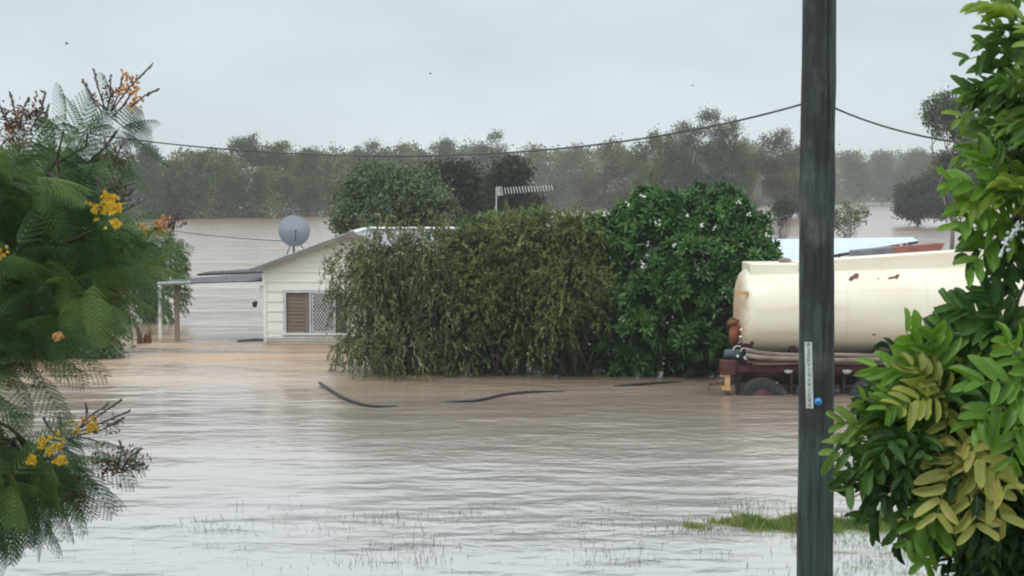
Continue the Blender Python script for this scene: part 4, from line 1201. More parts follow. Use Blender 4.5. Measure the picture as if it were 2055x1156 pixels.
T2('fresh_green_shrub', 'fresh green willowy shrub in the flood behind the carport posts', 300, 54,
   [(300, 520, 54, 62, 60, 1.2), (330, 560, 53.6, 40, 60, 1.0), (260, 570, 54, 60, 70, 1.2), (330, 600, 53.4, 30, 42, .8), (235, 480, 54, 50, 40, 1), (345, 520, 54, 22, 36, .6)], 'l_bright', 'bark_grey', .09, 1500, 12, .1, .15, .035, 34, cat='shrub', spray=(.35, .5), inner=.4, limbs=16, stems=3)
T2('riverside_shrub', 'dark leafy shrub in the breaking current at the left, below the feathery tree', 170, 43,
   [(150, 640, 43, 70, 55, 1.0), (205, 650, 42.8, 45, 30, .7), (120, 690, 42.4, 80, 32, 1.0), (205, 700, 42.2, 40, 18, .6), (60, 650, 43, 70, 66, 1), (60, 560, 43.5, 90, 80, 1.2), (160, 570, 43.5, 70, 70, 1.2)], 'l_green', 'bark_dark', .08, 1500, 18, .12, .13, .06, 35, cat='shrub', inner=.4, limbs=16, stems=3, tint0=.35)
T2('bare_shrub', 'thin half-bare bush in the water just right of the power pole', 1700, 150,
   [(1700, 436, 150, 38, 24, 1.6), (1720, 425, 150, 22, 15, 1), (1690, 455, 150, 26, 18, 1.2)], 'l_far', 'bark_pale', .07, 120, 12, .2, .26, .12, 36, cat='shrub', inner=.2, limbs=30, stems=5)
T2('round_tree', 'dark drooping tree with a water gap under it, right of the power pole', 1835, 205,
   [(1830, 400, 205, 34, 34, 2.2), (1870, 385, 205, 40, 40, 2.4), (1885, 418, 205, 30, 22, 2), (1830, 425, 205, 26, 14, 1.6)], 'l_darkgum', 'bark_dark', .2, 420, 26, .35, .42, .2, 37, inner=.4, limbs=10, stems=2)
T2('tall_gum_tree', 'tall hazy gum whose crown shows between the cable and the right-hand shrub', 1905, 120,
   [(1895, 215, 120, 38, 26, 1.1), (1925, 240, 120, 34, 34, 1.2), (1870, 235, 120, 16, 14, .6), (1950, 275, 120, 40, 40, 1.4), (1885, 262, 120, 12, 10, .4), (1960, 340, 120, 50, 50, 1.6), (1900, 330, 121, 30, 26, 1.2), (1940, 390, 120, 34, 42, 1.2)], 'l_green', 'bark_grey', .18, 520, 22, .2, .26, .14, 38, inner=.35, limbs=14)
T2('sparse_shrub', 'small twiggy bush at the water edge between the frangipani and the pole', 1565, 140,
   [(1565, 430, 140, 22, 18, 1), (1580, 415, 140, 26, 12, 1)], 'l_darkgum', 'bark_dark', .05, 120, 12, .2, .24, .12, 39, cat='shrub', inner=.2, limbs=16, stems=4)

# ------------------------------------------------------------------ far gum trees
def depth_for(base_py): return H * F / (base_py - 385.0)
gums = [
 # px, top, base, half width, style, label
 (292, 292, 439, 36, 'tall', 'tall dark green gum, leftmost of the far treeline beside the feathery tree'),
 (345, 325, 438, 40, 'bush', 'low olive gum between the leftmost tall gum and the pale-trunked one'),
 (412, 300, 438, 62, 'pale', 'far gum with a long pale trunk, standing left of the satellite dish'),
 (492, 272, 437, 62, 'airy', 'thin-crowned gum poking above the cable, above the carport roof'),
 (560, 285, 437, 44, 'airy', 'narrow airy gum under the cable, above the satellite dish'),
 (620, 302, 434, 50, 'bush', 'brown-green rounded gum right of the satellite dish'),
 (672, 312, 431, 46, 'bush', 'dull rounded gum above the gable peak of the house'),
 (735, 284, 428, 52, 'airy', 'open lacy gum behind the green tree at the roof ridge'),
 (800, 292, 426, 42, 'airy', 'small airy gum on the skyline where the cable hangs lowest'),
 (885, 280, 424, 56, 'airy', 'flat-topped lacy gum standing above the dark narrow evergreen'),
 (985, 266, 424, 46, 'airy', 'tufted round gum on the skyline above the television antenna'),
 (1080, 300, 420, 56, 'bush', 'grey-green gum on the skyline just right of the antenna'),
 (1150, 292, 420, 44, 'airy', 'small lacy gum crossed by the cable above the frangipani'),
 (1225, 290, 436, 70, 'olive', 'broad yellow-olive gum behind the left side of the frangipani'),
 (1305, 262, 438, 50, 'airy', 'dark lacy gum left of the tallest gum'),
 (1412, 222, 446, 80, 'big', 'tallest gum of the treeline with bare pale limbs, above the frangipani'),
 (1358, 246, 442, 56, 'airy3', 'dense-topped gum touching the left side of the tallest gum'),
 (1462, 240, 444, 52, 'airy3', 'leafy gum right against the right side of the tallest gum, crossed by the cable'),
 (1480, 300, 440, 50, 'bush', 'dark bushy gum below the right side of the tallest gum'),
 (1560, 262, 440, 66, 'airy2', 'wide olive gum beside the top left of the power pole'),
 (1615, 275, 436, 50, 'airy2', 'olive gum mostly hidden by the power pole'),
 (1712, 305, 412, 46, 'hazy', 'pale hazy gum right of the pole, first of the far right bank'),
 (1768, 306, 410, 42, 'hazy', 'pale hazy gum with notched top, second from the pole on the right bank'),
 (1838, 302, 412, 44, 'hazy', 'hazy rounded gum above the dark drooping tree on the right'),
]
GG = 'gum trees along the far edge of the flood'
for gi, (px, top, base, hw, st, lab) in enumerate(gums):
    rng = np.random.default_rng(100 + gi)
    Y = depth_for(base); k = F / Y
    hgt = base - top
    blobs = []
    dens = 1.0
    if st in ('bush', 'tall', 'olive', 'hazy'):
        nb_ = 9
        for j in range(nb_):
            a = rng.uniform(-1, 1); h_ = rng.uniform(.12, .92)
            wv = hw * (1.0 - .55 * max(0, h_ - .5) * 2) * .75
            blobs.append(bl(px + a * wv * .8, base - hgt * h_ * .92, Y + rng.normal() * 2, hw * rng.uniform(.32, .5), hgt * rng.uniform(.11, .18), hw / k * .5))
        blobs.append(bl(px, top + hgt * .12, Y, hw * .42, hgt * .12, hw / k * .4))
        inner, ncl, per = .35, 420, 26
    else:
        nb_ = 11
        for j in range(nb_):
            a = -1 + 2 * (j + .5) / nb_ + rng.normal() * .1
            h_ = .93 - .30 * a * a - rng.uniform(0, .22)
            blobs.append(bl(px + a * hw * .85, base - hgt * (h_ - .02), Y + rng.normal() * 2.5, hw * rng.uniform(.19, .32), hgt * rng.uniform(.06, .095), hw / k * .3))
        for j in range(5):
            blobs.append(bl(px + rng.uniform(-.6, .6) * hw, base - hgt * rng.uniform(.2, .5), Y + rng.normal() * 2, hw * rng.uniform(.25, .4), hgt * rng.uniform(.08, .13), hw / k * .4))
        blobs.append(bl(px + .2 * hw, top + hgt * .06, Y, hw * .25, hgt * .055, hw / k * .3))
        inner, ncl, per = .25, 400, 24
    sz = 1.0 * 250 / F * 1.0     # ~ leaf clusters about two render pixels at their distance
    L = 4.2 / k; W = 2.4 / k
    if st == 'big': ncl, per = 800, 26
    if st in ('airy2', 'airy3'): ncl, per = 620, 26
    if st in ('big', 'airy2', 'airy3'):
        for j in range(9): blobs.append(bl(px + rng.uniform(-1, 1) * hw * .95, base - hgt * rng.uniform(.08, .62), Y + rng.normal() * 2, hw * rng.uniform(.26, .38), hgt * rng.uniform(.08, .12), hw / k * .4))
    mat = {'bush': 'l_far', 'tall': 'l_green', 'olive': 'l_olive', 'hazy': 'l_far', 'pale': 'l_far', 'airy': 'l_far', 'airy2': 'l_olive', 'airy3': 'l_far', 'big': 'l_darkgum'}[st]
    bark = 'bark_pale' if st in ('pale', 'big') else 'bark_grey'
    loc = P(px, 578, Y)[:2] + (-1.3,)
    tree('gum_tree', lab, 'tree', loc, blobs, mat, bark, {'big': .30, 'pale': .30}.get(st, 2.2 / k), ncl, per, 5.0 / k, L, W, 200 + gi, group=GG, inner=inner, limbs=14, split=.45, zmin=.3, tint_c=.36)

# the wood that stands in the water behind them and reads as one mass
def far_wood():
    rng = np.random.default_rng(77)
    skyline = np.array([(-250, 300), (150, 312), (250, 322), (330, 316), (450, 306), (560, 302), (700, 308), (820, 304), (930, 304), (1050, 308), (1180, 300), (1330, 296), (1500, 300), (1640, 306), (1700, 312), (1790, 322), (1850, 314), (1950, 318), (2250, 300)])
    basel = np.array([(-250, 445), (250, 438), (600, 436), (660, 430), (900, 424), (1150, 420), (1400, 416), (1560, 412), (1700, 408), (1760, 405), (1930, 405), (2250, 408)])
    n = 8000
    px = rng.uniform(-250, 2250, n)
    top = np.interp(px, skyline[:, 0], skyline[:, 1]) + 9 * np.sin(px * .045) + 6 * np.sin(px * .11 + 1) + rng.normal(size=n) * 4
    bs = np.interp(px, basel[:, 0], basel[:, 1]) + (2 * np.sin(px * .05) + 2.5 * np.sin(px * .13 + 2) * np.sin(px * .031)) * np.interp(px, [600, 1500], [1, .35])
    Yb = H * F / (bs - 385)
    Y = Yb * (1 + rng.random(n) ** 1.5 * .25)
    u = rng.random(n) ** 1.05
    topz = H + (385 - top) * Yb / F + 1.0 * (Y / Yb - 1) * 4
    Y = np.where(u < .25, Yb * (1 + rng.random(n) * .03), Y)
    z = .1 + u * (topz - .1)
    x = (px - 1027.5) / F * Y
    pts = np.stack([x, Y, z], 1)
    d = unit(rng.normal(size=(n, 3)) + np.array([0, -.5, .4]))
    per = 30
    k = (F / Y)
    c = np.repeat(pts, per, 0); kk = np.repeat(k, per)
    pos = c + rng.normal(size=c.shape) * (8.0 / kk)[:, None] * np.array([1, 1.2, .75])
    pos[:, 2] = np.maximum(pos[:, 2], .05)
    ax_ = unit(np.repeat(d, per, 0) + rng.normal(size=c.shape) * .8); nr = unit(np.array([0, -.4, .5]) + rng.normal(size=c.shape) * .6)
    lv = Leaves()
    lv.add(T_DIAMOND, pos, ax_, nr, 6.0 / kk * rng.uniform(.6, 1.3, len(kk)), 3.6 / kk, np.clip(.45 + np.repeat(rng.normal(size=n) * .34, per) + rng.normal(size=len(kk)) * .12, 0, 1))
    o = lv.build('far_wood', M['l_far'], None)
    tag(o, 'hazy grey-green wood standing in the flood and closing the view behind the gums', 'wood', kind='stuff')
    tb = MB()
    for j in range(170):
        p_ = rng.uniform(-200, 2200)
        b_ = float(np.interp(p_, basel[:, 0], basel[:, 1])); Y_ = H * F / (b_ - 385) * (1 - .01 * rng.random())
        k_ = F / Y_; x_ = (p_ - 1027.5) / k_; hh = rng.uniform(35, 80) / k_
        a_ = np.array([x_, Y_, -1.3]); f_ = a_ + np.array([rng.normal() * .8, 0, hh + 1.3])
        limb(tb, rng, a_, f_, 1.3 / k_, .7 / k_, .25, 5, 5)
        for q_ in range(3): limb(tb, rng, a_ + (f_ - a_) * rng.uniform(.4, .9), f_ + rng.normal(size=3) * [16 / k_, 2, 8 / k_] + [0, 0, 12 / k_], .8 / k_, .3 / k_, .3, 4, 4)
    tag(tb.build('far_tree_trunks', M['bark_grey'], None), 'thin grey trunks crowded along the edge of the far wood', 'trunks', kind='stuff')
far_wood()

# ------------------------------------------------------------------ grass shoal and reeds
def blades(name, label, cat, mat, rng, pos, h, w, lean, curve=True):
    lv = Leaves()
    n = len(pos)
    up = unit(np.stack([rng.normal(size=n) * lean, rng.normal(size=n) * lean, np.ones(n)], 1))
    lv.add(T_FOLD if not curve else T_DIAMOND, pos, up, np.stack([rng.normal(size=n), -np.ones(n), np.zeros(n)], 1), h, w, np.clip(.5 + rng.normal(size=n) * .25, 0, 1))
    return tag(lv.build(name, mat, None), label, cat, kind='stuff')
rng = np.random.default_rng(5)
n = 42000
x = 1.7 + 5.2 * rng.random(n) ** .9; y = 20.8 + rng.normal(size=n) * .20 + .06 * np.sin(x * 3)
edge = 1.6 + 1.6 * (1 - rng.random(n) ** .8)
noise = np.sin(x * 5.1) * np.sin(y * 7 + x * 2) + np.sin(x * 11 + 1) * .5
keep = (x > edge) & (noise * 1.0 + rng.normal(size=n) * .4 + (x - 2.6) * 1.3 > .1)
x, y = x[keep], y[keep]; n = len(x)
z = np.maximum(ground_z(x, y), -.02)
hgt = rng.uniform(.03, .10, n) * (1 + .4 * np.sin(x * 7.3)) * np.where(rng.random(n) < .05, 2.0, 1) * (.75 + .6 * (np.sin(x * 13 + y * 9) > .3))
blades('grass', 'bright green grass on the shoal just above the water behind the pole foot', 'grass', M['grass'], rng, np.stack([x, y, z], 1), hgt, .011, .5)
n = 1900
cx = rng.uniform(-4.6, 6.2, 130); cyy = rng.uniform(18.0, 22.0, 130); wgt = np.clip((cx + 6.0) / 8, .15, 1)
wgt = wgt * rng.gamma(.5, 1, 130) + .001
i = rng.choice(130, n, p=wgt / wgt.sum())
x = cx[i] + rng.normal(size=n) * .28; y = cyy[i] + rng.normal(size=n) * .16
y = np.clip(y, 17.6, 22.4)
hgt = rng.gamma(2.0, .030, n) + .015
blades('reeds', 'thin dull grass stalks poking out of the shallow water along the bottom edge', 'reeds', M['reed'], rng, np.stack([x, y, np.full(n, -.01)], 1), hgt, .006, .22)
n = 5000
x = rng.uniform(3.2, 9, n); y = rng.uniform(17.6, 20.2, n); k_ = np.sin(x * 6) * np.sin(y * 5) + rng.normal(size=n) * .5 > .0
x, y = x[k_], y[k_]; n = len(x)
blades('reeds', 'denser greenish grass stalks in the shallows right of the pole foot', 'reeds', M['grass'], rng, np.stack([x, y, np.full(n, -.01)], 1), rng.uniform(.03, .10, n), .007, .35)
#PART3
# ------------------------------------------------------------------ feathery flame tree at the left
def frond_template():
    """a bipinnate frond of unit length along +Y, drooping: pinnae with comb-like leaflets"""
    v, f = [], []
    npn = 10
    for i in range(npn):
        t = .16 + .82 * i / (npn - 1)
        pl = .36 * math.sin(math.pi * (.18 + .74 * t)) ** .8
        yb, zb = t, -.30 * t * t
        for sgn in (-1, 1):
            dx, dy = sgn * math.sin(math.radians(58 - 18 * t)), math.cos(math.radians(58 - 18 * t))
            nl = 9
            for j in range(nl):
                u = (j + .6) / nl
                cx_, cy_, cz_ = dx * pl * u, yb + dy * pl * u, zb - (.22 * u * u + .16 * u) * pl * 1.6
                ll = .040 * (1.15 - .6 * u)
                wd_ = pl / nl * .30
                for s2 in (-1, 1):
                    ex, ey_ = -dy * sgn * s2, dx * sgn * s2
                    ex, ey_ = ex * .9 + dx * .35, ey_ * .9 + dy * .35
                    n_ = len(v)
                    v += [(cx_ - dx * wd_, cy_ - dy * wd_, cz_), (cx_ + ex * ll * .7 - dx * wd_ * .4, cy_ + ey_ * ll * .7 - dy * wd_ * .4, cz_ - .004), (cx_ + ex * ll + dx * wd_, cy_ + ey_ * ll + dy * wd_, cz_ - .012), (cx_ + dx * wd_, cy_ + dy * wd_, cz_)]
                    f.append((n_, n_ + 1, n_ + 2, n_ + 3))
            n_ = len(v)   # pinna midrib
            v += [(0, yb, zb), (0, yb + .006, zb), (dx * pl, yb + dy * pl + .004, zb - .6 * pl), (dx * pl, yb + dy * pl, zb - .6 * pl)]
            f.append((n_, n_ + 1, n_ + 2, n_ + 3))
    for i in range(6):
        t0, t1 = i / 6, (i + 1) / 6
        n_ = len(v); v += [(-.006, t0, -.30 * t0 * t0), (.006, t0, -.30 * t0 * t0), (.005, t1, -.30 * t1 * t1), (-.005, t1, -.30 * t1 * t1)]; f.append((n_, n_ + 1, n_ + 2, n_ + 3))
    return np.array(v, float), np.array(f)
T_FROND = frond_template()

def inpoly(poly, x, y):
    c = False; n = len(poly); j = n - 1
    for i in range(n):
        if (poly[i][1] > y) != (poly[j][1] > y) and x < (poly[j][0] - poly[i][0]) * (y - poly[i][1]) / (poly[j][1] - poly[i][1]) + poly[i][0]: c = not c
        j = i
    return c
def scatter(rng, poly, n, mind):
    xs_ = [p[0] for p in poly]; ys_ = [p[1] for p in poly]; out = []
    tries = 0
    while len(out) < n and tries < n * 400:
        tries += 1
        x, y = rng.uniform(min(xs_), max(xs_)), rng.uniform(min(ys_), max(ys_))
        if inpoly(poly, x, y) and all((x - a) ** 2 + (y - b_) ** 2 > mind * mind for a, b_ in out): out.append((x, y))
    return out

def rosette(rng, tip, d, n, tl0, tl1, grav):
    """directions of n leaves spiralling round a shoot end"""
    d = np.array(d) / np.linalg.norm(d)
    h_ = np.array([0, 0, 1.0]) if abs(d[2]) < .9 else np.array([1.0, 0, 0])
    u = np.cross(d, h_); u /= np.linalg.norm(u); w = np.cross(d, u)
    a0 = rng.random() * 6.28
    out = []
    for i in range(n):
        a = a0 + i * 2.4; tl = tl0 + (tl1 - tl0) * (i / max(1, n - 1)) + rng.normal() * .08
        ax = (u * math.cos(a) + w * math.sin(a)) * math.sin(tl) + d * math.cos(tl) + np.array([0, 0, -grav])
        ax /= np.linalg.norm(ax)
        nr = d * .6 + np.array([0, 0, .8]) + rng.normal(size=3) * .15
        out.append((ax, nr))
    return out

def flame_tree():
    rng = np.random.default_rng(41)
    base = (P(-330, 578, 10.2)[0], 10.2, 0.3)
    o = empty('flame_tree', (base[0], base[1], gz(base[0], base[1])), 'feathery green tree with yellow flower heads and red-brown buds filling the left edge', 'tree')
    D0 = 10.0
    tips = []
    for poly, n_, md in (([(-90, 330), (60, 310), (150, 285), (190, 400), (240, 500), (265, 560), (215, 620), (120, 640), (-90, 640)], 92, 26),
                         ([(-90, 640), (110, 640), (40, 720), (-90, 760)], 17, 24),
                         ([(-90, 850), (40, 870), (130, 880), (150, 930), (90, 1010), (-10, 1040), (-90, 1080)], 34, 24),
                         ([(-90, 760), (-20, 760), (-20, 860), (-90, 860)], 8, 24)):
        for (px, py) in scatter(rng, poly, n_, md):
            tips.append((px, py, D0 + rng.uniform(-.9, 1.1)))
    for q_ in ((175, 270, 9.8), (235, 262, 9.7), (128, 262, 9.9), (205, 300, 9.6), (245, 500, 9.4), (275, 530, 9.7)): tips.append(q_)
    lv = Leaves(); young = Leaves()
    br = MB()
    hub_up = np.array(P(-120, 560, 10.2)); hub_lo = np.array(P(-140, 940, 10.2)); 
    limb(br, rng, (base[0], base[1], gz(base[0], base[1]) - .1), hub_lo, .10, .08, .15, 10, 5)
    limb(br, rng, hub_lo, hub_up, .08, .06, .2, 10, 6)
    P_, A_, N_, L_, T_ = [], [], [], [], []
    mids = [np.array(P(20, 470, 10.1)), np.array(P(90, 420, 9.9)), np.array(P(60, 560, 10.0)), np.array(P(150, 520, 9.9)), np.array(P(20, 700, 10.0)), np.array(P(20, 940, 10.0)), np.array(P(70, 930, 9.8))]
    for i, m_ in enumerate(mids):
        limb(br, rng, hub_up if i < 4 else hub_lo, m_, .04, .022, .3, 7, 6, .03)
    for (px, py, Y) in tips:
        tip = np.array(P(px, py, Y))
        m_ = min(mids, key=lambda q_: np.linalg.norm(q_ - tip))
        limb(br, rng, m_, tip, .014, .006, .4, 5, 5, .03)
        out = np.array([(px + 150) / 400, rng.normal() * .4 - .15, .45 if py < 760 else .05])
        nf = 8 if px > -30 else 5
        tb_ = rng.normal() * .26
        for ax, nr in rosette(rng, tip, out, nf, .5, 1.45, .28 if py < 760 else .55):
            P_.append(tip); A_.append(ax); N_.append(nr); L_.append(rng.uniform(.20, .35)); T_.append(np.clip(.46 + tb_ + rng.normal() * .1, 0, 1))
    # a few fresh lime fronds
    for (px, py, Y, ax, L) in ((60, 355, 8.9, (1, -.2, .05), .30), (200, 585, 8.9, (.1, -.4, -1), .26), (95, 360, 8.9, (.8, -.5, -.2), .26), (210, 450, 9.0, (1, -.3, .1), .3), (190, 560, 8.9, (-.1, -.3, -1), .25)):
        P_.append(P(px, py, Y)); A_.append(ax); N_.append((0, -.3, 1)); L_.append(L); T_.append(.98)
    # bare-hanging fronds of the lower branch
    for (px, py, dx_, dz_) in ((130, 940, .5, -1), (150, 930, .9, -.9), (170, 900, 1, -.5), (100, 960, .2, -1), (60, 990, .1, -1), (175, 880, 1, -.3), (120, 950, .7, -1.2), (20, 1020, .1, -1), (80, 700, .9, -.5), (60, 740, .8, -.9), (40, 760, .3, -1), (90, 690, 1, -.3)):
        P_.append(P(px, py, 9.6 + rng.normal() * .2)); A_.append((dx_, -.1, dz_)); N_.append((.5, -.6, .5)); L_.append(rng.uniform(.26, .36)); T_.append(.3)
    for (px, py, dx_, dz_) in ((268, 236, .15, -1), (275, 238, .5, -.9), (262, 238, -.1, -1), (255, 232, 1, -.6)):
        P_.append(P(px, py, 9.7)); A_.append((dx_, -.1, dz_)); N_.append((.2, -.9, .3)); L_.append(.15); T_.append(.15)
    Nn = len(P_)
    L_ = np.array(L_)
    lv.add(T_FROND, np.array(P_, float), np.array(A_, float), np.array(N_, float) + rng.normal(size=(Nn, 3)) * .1, L_, L_ * .95, np.array(T_))
    lv.build('foliage', M['l_fern'], o)
    br.build('trunk', M['bark_dark'], o, True)
    # flower heads
    def head(px, py, Y, rx, ry, n_, orange):
        k = F / Y
        c_ = np.array(P(px, py, Y))
        sub = rdir(rng, 9) * rng.random((9, 1)) ** .4 * np.array([rx / k, rx / k * .8, ry / k]) * 1.05
        n_ = int(n_ * .75); q_ = sub[rng.integers(0, 9, n_)] + rng.normal(size=(n_, 3)) * (rx + ry) * .5 / k * .20
        fl = Leaves()
        for j in range(5):
            a = j * 1.2566 + rng.random(n_) * 1.0
            axd = np.stack([np.cos(a), -.3 + rng.normal(size=n_) * .4, np.sin(a)], 1)
            fl.add(T_FOLD, c_ + q_, axd, np.stack([rng.normal(size=n_) * .4, -np.ones(n_), rng.normal(size=n_) * .4], 1), rng.uniform(.008, .017, n_), rng.uniform(.006, .013, n_), rng.random(n_))
        fl.build('flower_head', M['pet_o' if orange else 'pet_y'], o)
    for a in ((258, 188, 9.7, 24, 34, 75, True), (278, 205, 9.6, 12, 14, 26, True), (212, 415, 9.0, 36, 26, 110, False), (236, 432, 8.9, 22, 24, 60, False), (318, 452, 9.3, 30, 16, 60, True), (172, 852, 9.3, 24, 16, 60, False), (102, 892, 9.2, 26, 20, 70, False), (120, 925, 9.1, 14, 14, 34, False), (68, 922, 9.1, 16, 9, 26, False), (118, 676, 9.0, 12, 14, 26, True), (2, 505, 8.9, 12, 14, 22, False), (20, 250, 9.6, 30, 16, 20, True)):
        head(*a)
    # flower spikes and budding twigs
    budm = noise_mat('purple_brown_buds', (.07, .055, .06), (.14, .11, .12), 40, .7)
    spikes = [((215, 222), (183, 195), (165, 158)), ((212, 222), (198, 180), (188, 138)), ((222, 224), (238, 190), (246, 152), ), ((205, 225), (190, 205), (180, 185)),
              ((225, 222), (260, 175), (305, 130)), ((262, 215), (290, 192), (320, 178)), ((215, 222), (222, 190), (222, 150)), ((225, 235), (245, 215), (262, 190)),
              ((150, 868), (190, 838), (245, 802)), ((150, 870), (200, 850), (262, 824)), ((150, 868), (180, 835), (218, 812)), ((155, 874), (205, 862), (250, 838)), ((120, 880), (100, 860), (88, 838)), ((125, 880), (122, 860), (120, 836)), ((165, 860), (175, 830), (172, 812)),
              ((215, 410), (210, 380), (190, 350)), ((220, 410), (228, 380), (250, 345)), ((228, 415), (250, 395), (268, 380)), ((235, 430), (262, 415), (290, 400)), ((305, 462), (335, 440), (372, 436)), ((300, 470), (325, 448), (345, 432)),
              ((40, 262), (30, 225), (20, 185)), ((60, 262), (80, 230), (92, 185)), ((25, 262), (10, 230), (-5, 205)), ((70, 265), (90, 240), (98, 210)), ((40, 262), (48, 215), (58, 196)),
              ((225, 330), (240, 300), (250, 282)), ((205, 335), (215, 300), (210, 275)), ((245, 940), (262, 915), (285, 900)), ((240, 940), (270, 935), (290, 930)), ((235, 935), (245, 905), (240, 885)), ((190, 930), (215, 920), (245, 935))]
    for pts in spikes:
        q = MB()
        Y = 9.5 + rng.normal() * .15
        pp = [P(a, b_, Y) for a, b_ in pts]
        q.tube(pp, [.005, .0045, .006], 5)
        a_, b_ = np.array(pp[1]), np.array(pp[2])
        for u in np.linspace(.15, 1, 9):
            c_ = a_ + (b_ - a_) * u + rng.normal(size=3) * .004
            q.lathe([(.001, -.009), (.007 * (1.2 - .6 * u), 0), (.001, .010)], c_, tuple(unit(b_ - a_ + rng.normal(size=3) * .02)), 5)
        q.build('flower_spike', budm, o, True)
    yl = Leaves()
    for (px, py, rx, ry, n_) in ((30, 245, 60, 32, 190), (70, 225, 30, 30, 70), (215, 190, 34, 28, 60), (235, 320, 26, 26, 60), (235, 385, 36, 24, 60), (258, 925, 32, 26, 120), (218, 940, 26, 26, 90), (150, 990, 20, 40, 60), (20, 390, 40, 50, 110), (30, 720, 50, 40, 90), (110, 1010, 24, 30, 50), (350, 448, 22, 14, 50), (215, 855, 34, 16, 40), (20, 290, 60, 20, 70)):
        c_ = np.array(P(px, py, 9.55)); k = F / 9.55
        ps__ = c_ + rng.normal(size=(n_, 3)) * np.array([rx / k, .08, ry / k]) * .5
        yl.add(T_FOLD, ps__, rng.normal(size=(n_, 3)) + [0, 0, .4], rng.normal(size=(n_, 3)) + [0, -1, .3], rng.uniform(.018, .048, n_), rng.uniform(.007, .014, n_), rng.random(n_))
    yl.build('young_foliage', M['l_red'], o)
flame_tree()

